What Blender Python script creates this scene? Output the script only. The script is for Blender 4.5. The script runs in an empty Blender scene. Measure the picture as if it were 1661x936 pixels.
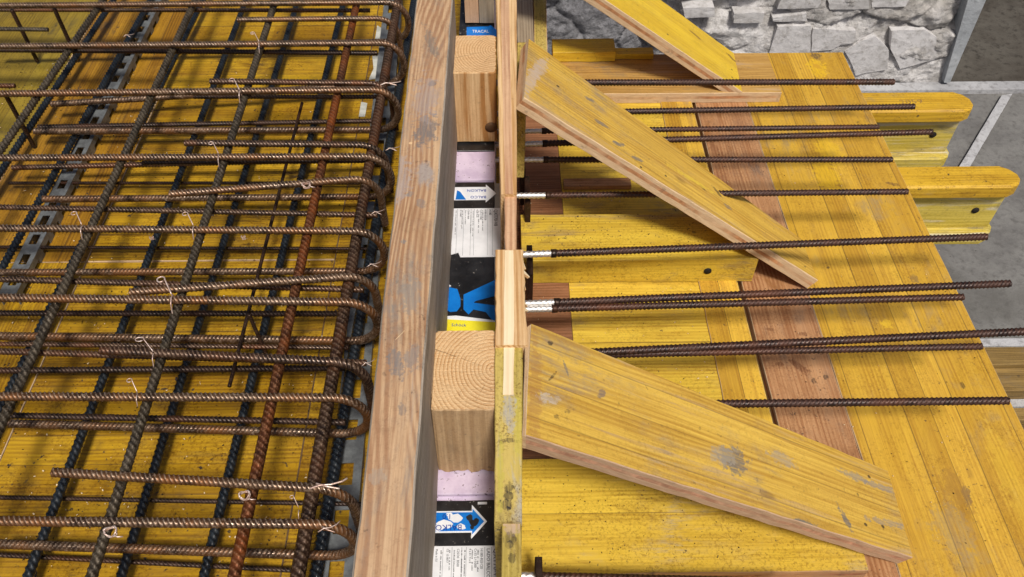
import bpy, bmesh, math, random
import numpy as np
from mathutils import Vector, Matrix, noise
random.seed(7)
sc = bpy.context.scene
col = sc.collection
# ---------------------------------------------------------------- camera, world, sun, exposure
H = 1.3                                   # camera height above the formwork boards
FPX = 1354.0; PITCH = math.radians(49.0); YAW = math.atan(27*math.cos(PITCH)/FPX)
cam = bpy.data.cameras.new('camera'); camo = bpy.data.objects.new('camera', cam); col.objects.link(camo)
cam.sensor_width = 36.0; cam.lens = FPX/1661*36; cam.clip_start = 0.02; cam.clip_end = 300
camo.location = (0, 0, H); camo.rotation_euler = (math.pi/2-PITCH, 0, -YAW)
sc.camera = camo
SUN_EL, SUN_AZ = math.radians(60), math.radians(165)      # azimuth clockwise from +Y
w = bpy.data.worlds.new('World'); sc.world = w; w.use_nodes = True
nt = w.node_tree; nt.nodes.clear()
sky = nt.nodes.new('ShaderNodeTexSky'); sky.sky_type = 'NISHITA'; sky.sun_disc = False
sky.sun_elevation = SUN_EL; sky.sun_rotation = SUN_AZ; sky.dust_density = 4.0; sky.air_density = 0.6
bg = nt.nodes.new('ShaderNodeBackground'); bg.inputs[1].default_value = 0.062
wo = nt.nodes.new('ShaderNodeOutputWorld')
nt.links.new(sky.outputs[0], bg.inputs[0]); nt.links.new(bg.outputs[0], wo.inputs[0])
sl = bpy.data.lights.new('sun', 'SUN'); sl.energy = 2.9; sl.angle = math.radians(10); sl.color = (1, .95, .87)
so = bpy.data.objects.new('sun', sl); col.objects.link(so)
sd = Vector((math.sin(SUN_AZ)*math.cos(SUN_EL), math.cos(SUN_AZ)*math.cos(SUN_EL), math.sin(SUN_EL)))
so.rotation_euler = sd.to_track_quat('Z', 'Y').to_euler(); so.location = sd*20
sc.view_settings.view_transform = 'Standard'; sc.view_settings.look = 'None'
sc.view_settings.exposure = 0.22; sc.view_settings.gamma = 1.0

# ---------------------------------------------------------------- helpers
Fv = Vector((math.sin(YAW)*math.cos(PITCH), math.cos(YAW)*math.cos(PITCH), -math.sin(PITCH)))
Rv = Vector((math.cos(YAW), -math.sin(YAW), 0)); Uv = Rv.cross(Fv)
def P(u, v, z=0.0):                       # real point at height z seen at photo pixel u, v (used for measuring the place)
    d = Fv + Rv*((u-830.5)/FPX) - Uv*((v-468)/FPX)
    return Vector((0, 0, H)) + d*((z-H)/d.z)
def PY(u, v, Y):
    d = Fv + Rv*((u-830.5)/FPX) - Uv*((v-468)/FPX)
    return Vector((0, 0, H)) + d*(Y/d.y)
def tag(o, label=None, cat=None, group=None, kind=None):
    if label: o['label'] = label
    if cat: o['category'] = cat
    if group: o['group'] = group
    if kind: o['kind'] = kind
    return o
def link(name, me, mats=(), parent=None, mw=None):
    o = bpy.data.objects.new(name, me); col.objects.link(o)
    for m in mats: me.materials.append(m)
    if mw is not None: o.matrix_world = mw
    if parent is not None:
        o.parent = parent
        o.matrix_parent_inverse = parent.matrix_basis.inverted()
    return o
def mesh_np(name, V, Q, smooth=False):
    me = bpy.data.meshes.new(name)
    me.vertices.add(len(V)); me.vertices.foreach_set('co', np.asarray(V, dtype=np.float32).ravel())
    Q = np.asarray(Q, dtype=np.int32); n = len(Q); k = Q.shape[1]
    me.loops.add(n*k); me.loops.foreach_set('vertex_index', Q.ravel())
    me.polygons.add(n); me.polygons.foreach_set('loop_start', np.arange(0, n*k, k, dtype=np.int32))
    if smooth: me.polygons.foreach_set('use_smooth', np.ones(n, dtype=bool))
    me.update(calc_edges=True); me.validate()
    return me

# ---------------------------------------------------------------- materials
class NB:
    def __init__(s, name):
        s.m = bpy.data.materials.new(name); s.m.use_nodes = True; s.t = s.m.node_tree; s.t.nodes.clear()
        s.out = s.n('ShaderNodeOutputMaterial'); s.b = s.n('ShaderNodeBsdfPrincipled')
        s.l(s.b.outputs[0], s.out.inputs[0])
        tc = s.n('ShaderNodeTexCoord'); oi = s.n('ShaderNodeObjectInfo')
        s.rnd = oi.outputs['Random']; s.raw = tc.outputs['Object']; s.nrm = tc.outputs['Normal']
        mul = s.n('ShaderNodeVectorMath', operation='SCALE'); mul.inputs[0].default_value = (37, 53, 29); s.l(s.rnd, mul.inputs[3])
        add = s.n('ShaderNodeVectorMath', operation='ADD'); s.l(s.raw, add.inputs[0]); s.l(mul.outputs[0], add.inputs[1])
        s.co = add.outputs[0]
    def n(s, t, **k):
        x = s.t.nodes.new(t)
        for a, b in k.items(): setattr(x, a, b)
        return x
    def l(s, a, b): s.t.links.new(a, b)
    def setin(s, sock, v):
        if hasattr(v, 'links'): s.l(v, sock)
        elif isinstance(v, (tuple, list)): sock.default_value = tuple(v) if len(v) == len(sock.default_value) else tuple(v)+(1,)
        else: sock.default_value = v
    def scale(s, vec, sx, sy, sz):
        m = s.n('ShaderNodeVectorMath', operation='MULTIPLY'); s.l(vec, m.inputs[0]); m.inputs[1].default_value = (sx, sy, sz); return m.outputs[0]
    def noise(s, vec, sc_=5, det=4, rough=.55, dist=0):
        x = s.n('ShaderNodeTexNoise'); s.l(vec, x.inputs['Vector'])
        x.inputs['Scale'].default_value = sc_; x.inputs['Detail'].default_value = det
        x.inputs['Roughness'].default_value = rough; x.inputs['Distortion'].default_value = dist
        return x.outputs[0]
    def ramp(s, v, a, b, lo=0., hi=1.):
        x = s.n('ShaderNodeMapRange'); x.interpolation_type = 'SMOOTHSTEP'
        s.l(v, x.inputs[0]); x.inputs[1].default_value = a; x.inputs[2].default_value = b
        x.inputs[3].default_value = lo; x.inputs[4].default_value = hi
        return x.outputs[0]
    def math(s, op, a, b=0.0, c=None):
        x = s.n('ShaderNodeMath', operation=op); s.setin(x.inputs[0], a); s.setin(x.inputs[1], b)
        if c is not None: s.setin(x.inputs[2], c)
        return x.outputs[0]
    def mix(s, f, a, b, mode='MIX'):
        x = s.n('ShaderNodeMix', data_type='RGBA', blend_type=mode)
        s.setin(x.inputs[0], f); s.setin(x.inputs[6], a); s.setin(x.inputs[7], b)
        return x.outputs[2]
    def sep(s, v):
        x = s.n('ShaderNodeSeparateXYZ'); s.l(v, x.inputs[0]); return x.outputs
    def comb(s, a, b, c):
        x = s.n('ShaderNodeCombineXYZ'); s.setin(x.inputs[0], a); s.setin(x.inputs[1], b); s.setin(x.inputs[2], c); return x.outputs[0]
    def wn(s, v):
        x = s.n('ShaderNodeTexWhiteNoise', noise_dimensions='1D'); s.setin(x.inputs['W'], v); return x.outputs[0]
    def bump(s, h, d=.001, st=.6):
        x = s.n('ShaderNodeBump'); x.inputs['Distance'].default_value = d; x.inputs['Strength'].default_value = st
        s.l(h, x.inputs['Height']); s.l(x.outputs[0], s.b.inputs['Normal'])
    def done(s, c, rough=.6, metal=0., spec=.5):
        s.setin(s.b.inputs['Base Color'], c); s.setin(s.b.inputs['Roughness'], rough)
        s.setin(s.b.inputs['Metallic'], metal); s.b.inputs['Specular IOR Level'].default_value = spec
        return s.m

def wood(name, ca, cb, lam=0., lamvar=.35, grain=1., dirt=.3, dirtc=(.16, .14, .12), speck=.5, knots=.5,
         blotch=None, blotchc=(.3, .2, .1), wear=0., wearc=(.5, .36, .22), rough=.5, cath=.5, spec=.35, seam=.7, lamoff=0., ringw=.24, blocks=0):
    """grain runs along local X, lamellae side by side along local Y"""
    b = NB(name); X, Y, Z = b.sep(b.co); rx, ry, rz = b.sep(b.raw)
    if lam:
        q = b.math('DIVIDE', b.math('ADD', ry, lamoff), lam)
        q = b.math('ADD', q, b.math('MULTIPLY', b.math('SINE', b.math('MULTIPLY', q, 2.3)), .22))
        idx = b.math('ADD', b.math('FLOOR', q), b.math('MULTIPLY', b.rnd, 91.))
        lr = b.wn(idx); lr2 = b.wn(b.math('ADD', idx, 17.3))
        fr = b.math('FRACT', q)
        ed = b.math('MINIMUM', fr, b.math('SUBTRACT', 1., fr))
        sm = b.ramp(ed, 0.0, .0011/lam*1.6, 1., 0.)
        off = b.math('MULTIPLY', lr2, 13.)
        if blocks:
            bi = b.math('FLOOR', b.math('ADD', b.math('DIVIDE', rx, blocks), b.math('MULTIPLY', lr2, 7.)))
            lr = b.math('ADD', b.math('MULTIPLY', lr, .5), b.math('MULTIPLY', b.wn(b.math('ADD', b.math('MULTIPLY', bi, 3.7), idx)), .5))
    else:
        lr = None; off = 0.0
    base = b.comb(b.math('ADD', X, off), b.math('ADD', Y, off), Z)
    low = b.noise(b.scale(base, 1.3, 7, 7), 1.0, 2, .5)
    warp = b.math('MULTIPLY', low, 5.*cath)
    yy = b.math('ADD', b.math('MULTIPLY', b.math('ADD', b.sep(base)[1], b.math('MULTIPLY', Z, .6)), 820.*grain), b.math('MULTIPLY', warp, 9.))
    rings = b.math('POWER', b.math('ADD', b.math('MULTIPLY', b.math('SINE', yy), .5), .5), 1.6)
    fine = b.noise(b.scale(base, 7, 300, 300), 1.0, 4, .7)
    med = b.noise(b.scale(base, 2.2, 38, 38), 1.0, 4, .6)
    g = b.math('ADD', b.math('MULTIPLY', b.math('MULTIPLY', rings, b.ramp(b.noise(b.scale(base, 1.5, 22, 22), 1., 3), .35, .65)), ringw), b.math('ADD', b.math('MULTIPLY', fine, .80), b.math('MULTIPLY', med, .60)))
    c = b.mix(b.ramp(g, .98, .52), ca, cb)
    if lam:
        k = b.math('ADD', b.math('MULTIPLY', b.math('SUBTRACT', lr, .5), lamvar*2), 1.0)
        c = b.mix(1., c, b.comb(k, b.math('POWER', k, 1.25), b.math('POWER', k, 1.7)), 'MULTIPLY')
        c = b.mix(b.math('MULTIPLY', sm, seam), c, (.10, .055, .02))
    big = b.noise(b.co, 2.6, 5, .62)
    c = b.mix(b.ramp(big, .35, .7, .0, .22), c, b.mix(1., c, (.62, .55, .5), 'MULTIPLY'))
    if blotch is not None:
        bn = b.noise(b.scale(b.co, 4, 9, 9), 1.0, 6, .68, .6)
        c = b.mix(b.ramp(bn, blotch, blotch+.08, 0., .85), c, blotchc)
    if wear:
        wn_ = b.noise(b.scale(base, 3.2, 40, 40), 1.0, 6, .7, .4)
        c = b.mix(b.ramp(wn_, .68-wear*.22, .82-wear*.2, 0., .9), c, wearc)
    if dirt:
        d1 = b.noise(b.co, 5.5, 6, .7, .5); d2 = b.noise(b.scale(base, 10, 45, 45), 1.0, 5, .75)
        dm = b.math('MULTIPLY', b.ramp(d1, .47, .72), b.ramp(d2, .42, .62))
        c = b.mix(b.math('MULTIPLY', dm, min(1, dirt*1.6)), c, dirtc)
    if speck:
        blo = b.noise(b.scale(b.co, 1.6, 3, 3), 6.5, 7, .72, .8)
        c = b.mix(b.ramp(blo, .54, .68, 0, .42*min(1.5, speck)), c, b.mix(1., c, (.45, .36, .30), 'MULTIPLY'))
        s1 = b.noise(b.co, 95, 3, .65); s2 = b.noise(b.co, 9, 3, .6)
        c = b.mix(b.math('MULTIPLY', b.math('MULTIPLY', b.ramp(s1, .63, .71), b.ramp(s2, .40, .62)), speck), c, (.045, .035, .03))
        s3 = b.noise(b.scale(b.co, 1.3, 1, 1), 34, 4, .6)
        c = b.mix(b.math('MULTIPLY', b.ramp(s3, .69, .74), speck), c, (.035, .028, .028))
    if knots:
        v = b.n('ShaderNodeTexVoronoi'); b.l(b.scale(base, 2.2, 5.5, 0.01), v.inputs['Vector']); v.inputs['Scale'].default_value = 1.5
        dd = v.outputs['Distance']
        km = b.ramp(dd, .035, .075, 1., 0.)
        c = b.mix(b.math('MULTIPLY', km, knots), c, (.13, .055, .022))
    if speck:
        fd = b.noise(b.scale(b.co, 1, 1, 1), 210, 5, .8); fm = b.noise(b.co, 12, 4, .7)
        c = b.mix(b.math('MULTIPLY', b.math('MULTIPLY', b.ramp(fd, .48, .62), b.ramp(fm, .36, .60)), .62*min(1.4, speck)), c, b.mix(1., c, (.38, .30, .25), 'MULTIPLY'))
    b.bump(b.math('ADD', b.math('MULTIPLY', g, .8), b.math('MULTIPLY', b.noise(b.co, 70, 4), .7)), .0012, .55)
    r = b.ramp(b.noise(b.co, 14, 4), .3, .7, rough-.1, rough+.16)
    return b.done(c, r, 0, spec)

def ply(name, outer=(.66, .46, .28), core=(.36, .17, .08), T=.027, dirt=.4):
    """cut edge of three ply board: layers along local Z (top at z=0)"""
    b = NB(name); X, Y, Z = b.sep(b.co); rz = b.sep(b.raw)[2]
    t = b.math('DIVIDE', b.math('MULTIPLY', rz, -1.), T)
    t = b.math('ADD', t, b.math('MULTIPLY', b.math('SUBTRACT', b.noise(b.scale(b.co, 20, 20, 20), 1., 3), .5), .12))
    inside = b.math('MULTIPLY', b.math('MULTIPLY', b.ramp(t, .33, .38), b.ramp(t, .62, .68, 1., 0.)), b.ramp(b.noise(b.scale(b.co, 9, 9, 9), 1., 3), .38, .56, .25, 1.))
    fine = b.noise(b.scale(b.co, 40, 40, 260), 1., 4, .7)
    blocky = b.noise(b.scale(b.co, 55, 55, 30), 1., 3, .7)
    co_ = b.mix(b.ramp(blocky, .30, .80), core, tuple(min(1, x*1.8) for x in core))
    c = b.mix(inside, outer, co_)
    c = b.mix(b.ramp(fine, .3, .75, 0, .5), c, b.mix(1., c, (.6, .5, .42), 'MULTIPLY'))
    d = b.noise(b.co, 24, 6, .75)
    c = b.mix(b.ramp(d, .56, .72, 0, dirt), c, (.11, .085, .07))
    b.bump(b.math('ADD', fine, b.math('MULTIPLY', blocky, .6)), .0016, .7)
    return b.done(c, .75, 0, .2)

def endgrain(name, px, py, ca, cb, fuzz=.5):
    b = NB(name); x, y, z = b.sep(b.raw)
    dx = b.math('SUBTRACT', x, px); dy = b.math('SUBTRACT', y, py)
    r = b.math('SQRT', b.math('ADD', b.math('MULTIPLY', dx, dx), b.math('MULTIPLY', b.math('MULTIPLY', dy, dy), .8)))
    r = b.math('ADD', r, b.math('MULTIPLY', b.noise(b.co, 14, 3, .5), .010))
    rings = b.math('POWER', b.math('FRACT', b.math('MULTIPLY', r, 195.)), 2.2)
    fz = b.noise(b.co, 330, 3, .7); fz2 = b.noise(b.co, 30, 4, .6)
    c = b.mix(b.math('MULTIPLY', rings, b.ramp(fz2, .3, .6, .35, 1.)), ca, cb)
    c = b.mix(b.ramp(fz, .35, .7, 0, fuzz), c, b.mix(1., c, (.72, .62, .52), 'MULTIPLY'))
    c = b.mix(b.ramp(b.noise(b.co, 60, 4, .7), .66, .74, 0, .6), c, (.22, .13, .07))
    an = b.n('ShaderNodeMath', operation='ARCTAN2'); b.l(dy, an.inputs[0]); b.l(dx, an.inputs[1])
    ck = b.math('FRACT', b.math('ADD', b.math('MULTIPLY', an.outputs[0], 1.27), b.math('MULTIPLY', b.noise(b.co, 25, 3, .6), .10)))
    ck = b.math('MULTIPLY', b.ramp(b.math('ABSOLUTE', b.math('SUBTRACT', ck, .5)), .006, .014, 1., 0.), b.ramp(b.noise(b.co, 20, 2), .50, .56))
    c = b.mix(b.math('MULTIPLY', ck, .7), c, (.16, .08, .03))
    sw = b.noise(b.scale(b.co, 25, 420, 25), 1., 3, .7)
    c = b.mix(b.ramp(sw, .4, .75, 0, .35), c, b.mix(1., c, (.7, .6, .5), 'MULTIPLY'))
    b.bump(b.math('ADD', b.math('ADD', fz, sw), b.math('MULTIPLY', rings, .4)), .0018, .9)
    return b.done(c, .8, 0, .15)

def steel(name, dark, mid, bright, orange=None, rough=.42, metal=.35, thr=.5, spec=.5):
    b = NB(name)
    n1 = b.noise(b.co, 26, 6, .7); n2 = b.noise(b.co, 160, 4, .7); n3 = b.noise(b.co, 7, 4, .6)
    c = b.mix(b.ramp(n1, .36, .62), dark, mid)
    c = b.mix(b.ramp(n2, .5, .72, 0, .8), c, bright)
    at = b.n('ShaderNodeAttribute'); at.attribute_name = 'rib'; rb_ = at.outputs['Fac']
    if orange: c = b.mix(b.math('MULTIPLY', b.ramp(n3, thr-.12, thr+.14), b.ramp(n1, .34, .56, .15, 1.)), c, orange)
    c = b.mix(b.ramp(rb_, .35, .95, 0, .75), c, bright)
    c = b.mix(b.ramp(rb_, .0, .18, .45, 0), c, b.mix(1., c, (.45, .38, .33), 'MULTIPLY'))
    b.bump(n2, .0006, .5)
    ro = b.math('SUBTRACT', b.ramp(n1, .3, .7, rough-.06, rough+.22), b.math('MULTIPLY', rb_, .14))
    return b.done(c, ro, metal, spec)

def plain(name, c1, c2, sc_=30, rough=.5, metal=0., bumpd=.0005, spec=.4, speck=None, speckt=.68):
    b = NB(name); n1 = b.noise(b.co, sc_, 5, .65); n2 = b.noise(b.co, sc_*6, 3, .7)
    c = b.mix(b.ramp(n1, .35, .65), c1, c2)
    if speck: c = b.mix(b.ramp(b.noise(b.co, sc_*4, 4, .7), speckt, speckt+.05), c, speck)
    b.bump(n2, bumpd, .6)
    return b.done(c, rough, metal, spec)

YA, YB = (.40, .215, .022), (.70, .45, .035)
M = {}
M['panelA'] = wood('yellow shuttering lamellae', (.50, .27, .03), (.70, .425, .045), lam=.062, lamvar=.15, dirt=.6, dirtc=(.36, .25, .11), speck=.7, knots=.35, blotch=.70, blotchc=(.78, .50, .02), cath=.35, wear=.35, wearc=(.56, .38, .13), rough=.5)
M['panelB'] = wood('bright yellow shuttering', (.52, .31, .03), (.76, .53, .06), lam=.14, lamvar=.12, dirt=.7, dirtc=(.34, .24, .10), speck=.8, knots=.2, wear=.2, wearc=(.45, .29, .06), cath=.3, rough=.5)
M['panelC'] = wood('bright yellow spattered shuttering', (.54, .34, .03), (.78, .54, .06), lam=.3, lamvar=.06, dirt=.55, dirtc=(.38, .32, .22), speck=1., knots=.5, wear=.35, wearc=(.62, .46, .16), cath=.8, rough=.5)
M['red'] = wood('unpainted reddish spruce', (.34, .15, .06), (.55, .30, .14), lam=.0, dirt=.35, speck=.8, knots=1., cath=.5, blotch=.60, blotchc=(.30, .13, .04))
M['redbrown'] = wood('dark reddish brown board', (.17, .065, .025), (.33, .15, .07), lam=.09, lamvar=.12, dirt=.2, speck=.4, knots=.8, cath=.9)
M['left'] = wood('dirty yellow shuttering', (.30, .155, .010), (.54, .315, .014), lam=.075, lamvar=.26, blocks=.17, dirt=1., dirtc=(.11, .065, .02), speck=1.6, knots=.3, wear=.3, wearc=(.34, .21, .035), cath=.7, rough=.42)
M['orange'] = wood('stained orange brown shuttering', (.23, .108, .010), (.42, .215, .017), lam=.10, lamvar=.22, blocks=.25, dirt=.8, dirtc=(.09, .06, .03), speck=1., knots=.4, cath=.8, rough=.42)
M['olive'] = wood('grimy olive yellow shuttering', (.20, .135, .014), (.34, .24, .028), lam=.14, lamvar=.14, dirt=.8, dirtc=(.12, .09, .03), speck=1., knots=.3, cath=.6, rough=.45)
M['brace'] = wood('weathered yellow brace board', (.50, .28, .04), (.74, .48, .08), lam=.075, lamvar=.10, dirt=.42, dirtc=(.22, .19, .17), speck=.45, knots=.45, wear=.6, wearc=(.50, .34, .17), cath=.9, grain=.8, rough=.55, seam=.45)
M['brace_y'] = wood('fresh yellow brace board', (.60, .37, .025), (.80, .55, .04), lam=.0, dirt=.12, speck=.5, knots=.7, cath=.8)
M['plyw'] = wood('tan plywood board', (.36, .19, .045), (.60, .36, .10), lam=.0, dirt=.4, speck=.5, knots=.4, wear=.6, wearc=(.55, .37, .2), cath=1.4)
M['plank'] = wood('weathered orange brown plank top', (.38, .21, .11), (.62, .42, .245), lam=0., dirt=.7, dirtc=(.24, .21, .18), speck=.5, knots=.3, cath=2.0, grain=.75, ringw=.5, wear=.45, wearc=(.42, .34, .28), blotch=.62, blotchc=(.36, .31, .28), rough=.6)
M['plankside'] = wood('grey cement stained plank side', (.28, .235, .185), (.48, .41, .33), lam=0., dirt=.6, dirtc=(.12, .11, .10), speck=.5, knots=.2, cath=.6, rough=.7, wear=.2, wearc=(.36, .27, .19))
M['spruce'] = wood('fresh sawn spruce', (.50, .27, .10), (.80, .56, .30), lam=0., dirt=.05, speck=.12, knots=.9, cath=1.0, grain=1.1, rough=.65)
M['spruced'] = wood('weathered sawn spruce', (.44, .28, .14), (.62, .43, .24), lam=0., dirt=.35, dirtc=(.2, .14, .08), speck=.5, knots=.5, cath=.5, grain=1.1, rough=.7)
M['stripA'] = wood('light reddish edge of board', (.50, .27, .15), (.72, .47, .28), lam=.0, dirt=.12, speck=.3, knots=.2, cath=.5)
M['stripold'] = wood('grey yellow mottled old edge', (.40, .30, .06), (.62, .47, .13), dirt=1., dirtc=(.10, .085, .06), speck=1.5, knots=.2, cath=.8, wear=.5, wearc=(.42, .37, .27), rough=.7, blotch=.6, blotchc=(.46, .43, .36))
M['white'] = wood('pale core wood', (.80, .62, .38), (.90, .75, .50), dirt=0, speck=.05, knots=0, cath=.2)
M['greyboard'] = wood('grey brown plank', (.27, .21, .14), (.42, .34, .24), dirt=.4, speck=.2, knots=.2, cath=.5)
M['beamy'] = wood('yellow glossy beam flange', (.50, .28, .018), (.74, .46, .035), blotch=.66, blotchc=(.60, .47, .22), dirt=.9, dirtc=(.30, .22, .10), wear=.3, wearc=(.60, .44, .16), speck=1., knots=.3, cath=.6, rough=.4)
M['beamg'] = wood('green yellow worn beam', (.46, .35, .045), (.70, .55, .11), dirt=.8, dirtc=(.26, .22, .12), speck=.5, knots=.2, wear=.8, wearc=(.62, .56, .40), cath=.6)
M['olddark'] = wood('dark wet timber', (.16, .10, .03), (.34, .22, .07), dirt=.7, speck=.5, knots=.3, cath=1.)
M['timberE'] = wood('yellow scratched timber', (.52, .33, .03), (.76, .54, .06), dirt=1., dirtc=(.20, .15, .11), speck=1., knots=.3, wear=.55, wearc=(.36, .25, .10), cath=.5, rough=.5)
M['ply'] = ply('cut edge of three ply board', (.68, .50, .31), (.38, .19, .09), dirt=.6)
M['plyb'] = ply('pinkish worn cut edge', (.50, .34, .22), (.40, .22, .14), dirt=.7)
M['plydirty'] = ply('dirty cut edge of board', (.42, .25, .13), (.25, .11, .06), dirt=.8)
M['rust'] = steel('brown rusty steel', (.022, .012, .008), (.072, .036, .019), (.27, .18, .12), (.13, .045, .015), thr=.56, metal=.45, rough=.36)
M['rust_light'] = steel('light brown rusty steel', (.038, .021, .012), (.125, .068, .034), (.44, .33, .24), (.19, .075, .02), thr=.54, metal=.5, rough=.34)
M['rust_dark'] = steel('dark brown steel', (.014, .009, .007), (.045, .022, .014), (.12, .075, .05), (.08, .028, .01), thr=.6, metal=.5, rough=.4)
M['rust_orange'] = steel('orange rusted steel', (.05, .020, .010), (.13, .045, .016), (.42, .20, .10), (.30, .075, .012), thr=.53, metal=.5, rough=.34)
M['grey'] = steel('grey brown mill steel', (.035, .028, .019), (.095, .074, .048), (.28, .23, .17), metal=.55, rough=.38)
M['black'] = steel('blue black coated steel', (.004, .006, .009), (.009, .013, .018), (.035, .045, .055), metal=.1, rough=.30, spec=.7)
M['rust_out'] = steel('dark red rusty bar', (.016, .007, .005), (.050, .020, .012), (.13, .062, .042), (.11, .035, .013), thr=.6, metal=.3, rough=.45)
M['stainless'] = plain('bright stainless steel', (.62, .60, .57), (.80, .78, .75), 60, .46, .85)
M['wire'] = plain('pale pink tie wire', (.62, .42, .34), (.80, .66, .58), 90, .4, .55)
M['zinc'] = plain('grey galvanised channel', (.12, .125, .13), (.21, .225, .23), 40, .5, .35, speck=(.10, .09, .08))
M['foam'] = plain('lilac insulation foam', (.52, .42, .57), (.66, .56, .70), 28, .8, 0, .001, .2, speck=(.16, .11, .14), speckt=.61)
M['bplastic'] = plain('black plastic rail', (.008, .008, .009), (.022, .022, .024), 30, .35, 0, .0006, .5, speck=(.30, .28, .25), speckt=.64)
M['gplastic'] = plain('grey plastic edge', (.30, .29, .27), (.38, .37, .34), 30, .6)
M['blue'] = plain('blue print', (.003, .15, .55), (.006, .20, .66), 20, .4, speck=(.25, .4, .6), speckt=.70)
M['bluedark'] = plain('dark blue print', (.01, .04, .30), (.015, .06, .36), 20, .4)
M['whitep'] = plain('white print', (.72, .74, .78), (.84, .85, .88), 20, .5)
M['paper'] = plain('white paper label', (.66, .67, .70), (.80, .81, .84), 14, .5, speck=(.36, .32, .28), speckt=.68)
M['ink'] = plain('grey ink', (.07, .07, .08), (.16, .16, .17), 50, .6)
M['yprint'] = plain('yellow printed sticker', (.78, .66, .02), (.88, .78, .04), 20, .4)
M['hole'] = plain('dark hole', (.008, .006, .004), (.02, .014, .01), 40, .8)
M['scribble'] = plain('faded pencil marks', (.30, .17, .05), (.42, .25, .05), 60, .6)
M['paint'] = plain('grey white paint smear', (.42, .42, .36), (.62, .62, .56), 30, .6)
def stonemat(name, c1, c2, dark, extra=None):
    b = NB(name); n1 = b.noise(b.co, 3.2, 7, .65); n2 = b.noise(b.co, 26, 5, .7); n3 = b.noise(b.co, 1.1, 4, .6)
    c = b.mix(b.ramp(n1, .36, .62), c1, c2)
    c = b.mix(b.ramp(n2, .46, .7, 0, .7), c, dark)
    if extra: c = b.mix(b.ramp(n3, .5, .64, 0, .7), c, extra)
    b.bump(b.math('ADD', n2, n1), .012, .6)
    return b.done(c, .9, 0, .15)
def wallmat():
    b = NB('whitewashed rubble'); n1 = b.noise(b.co, 3.6, 7, .7); n2 = b.noise(b.co, 34, 6, .75); n3 = b.noise(b.co, 1.6, 5, .65)
    c = b.mix(b.ramp(n1, .40, .58), (.44, .42, .40), (.72, .70, .69))
    c = b.mix(b.ramp(n2, .50, .70, 0, .65), c, (.22, .20, .18))
    c = b.mix(b.ramp(n3, .54, .66, 0, .6), c, (.36, .33, .29))
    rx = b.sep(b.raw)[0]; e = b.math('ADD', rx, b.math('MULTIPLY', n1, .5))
    c = b.mix(b.ramp(e, 1.35, 1.05, 0, .85), c, b.mix(b.ramp(n2, .4, .6), (.10, .10, .11), (.24, .24, .26)))  # shade over the left end of the wall, painted in as darker grey
    b.bump(b.math('ADD', n2, n1), .02, .9)
    return b.done(c, .92, 0, .12)
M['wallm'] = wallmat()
M['stone'] = stonemat('whitewashed stone', (.48, .465, .455), (.63, .615, .615), (.28, .26, .24))
M['cement'] = stonemat('smooth grey cement', (.34, .36, .38), (.44, .46, .48), (.22, .23, .24))
M['floor'] = stonemat('grey concrete slab', (.145, .14, .135), (.20, .195, .185), (.10, .095, .09), (.115, .11, .10))
M['floord'] = stonemat('damp brown concrete slab', (.075, .066, .055), (.105, .095, .08), (.03, .026, .022), (.045, .036, .028))
M['kerb'] = stonemat('pale concrete kerb', (.34, .34, .35), (.46, .46, .47), (.18, .17, .17))

def stain(o, items, slot=0):
    """marks with a shape of their own on one board: (u, v, half length, half width, turn, colour, strength) in metres on the board"""
    m = o.data.materials[slot].copy(); t = m.node_tree; o.data.materials[slot] = m
    b = NB.__new__(NB); b.m = m; b.t = t; bs = [n for n in t.nodes if n.type == 'BSDF_PRINCIPLED'][0]
    src = bs.inputs['Base Color'].links[0].from_socket
    raw = [n for n in t.nodes if n.type == 'TEX_COORD'][0].outputs['Object']
    X, Y, Z = b.sep(raw); nz_ = b.noise(raw, 70, 5, .75); nf = b.noise(b.scale(raw, 30, 260, 260), 1, 4, .7)
    inv = o.matrix_world.inverted() if o.parent is None else o.matrix_basis.inverted(); c = src
    og = inv @ Vector((0, 0, H))
    for (u, v, rx, ry, an, colr, st) in items:
        d = inv.to_3x3() @ (Fv+Rv*((u-830.5)/FPX)-Uv*((v-468)/FPX)); p = og-d*(og.z/d.z)
        ca_, sa_ = math.cos(an), math.sin(an)
        dx = b.math('SUBTRACT', X, p.x); dy = b.math('SUBTRACT', Y, p.y)
        a_ = b.math('DIVIDE', b.math('ADD', b.math('MULTIPLY', dx, ca_), b.math('MULTIPLY', dy, sa_)), rx)
        b_ = b.math('DIVIDE', b.math('SUBTRACT', b.math('MULTIPLY', dy, ca_), b.math('MULTIPLY', dx, sa_)), ry)
        r = b.math('SQRT', b.math('ADD', b.math('MULTIPLY', a_, a_), b.math('MULTIPLY', b_, b_)))
        small = max(rx, ry) < .0047
        if not small: r = b.math('ADD', r, b.math('MULTIPLY', b.math('SUBTRACT', nz_, .5), 3.6))
        k = b.ramp(r, .75, 1.1, st*.92, 0.)
        if not small: k = b.math('MULTIPLY', k, b.ramp(nf, .30, .58, .25, 1.))
        c = b.mix(k, c, colr)
    t.links.new(c, bs.inputs['Base Color'])
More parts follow.
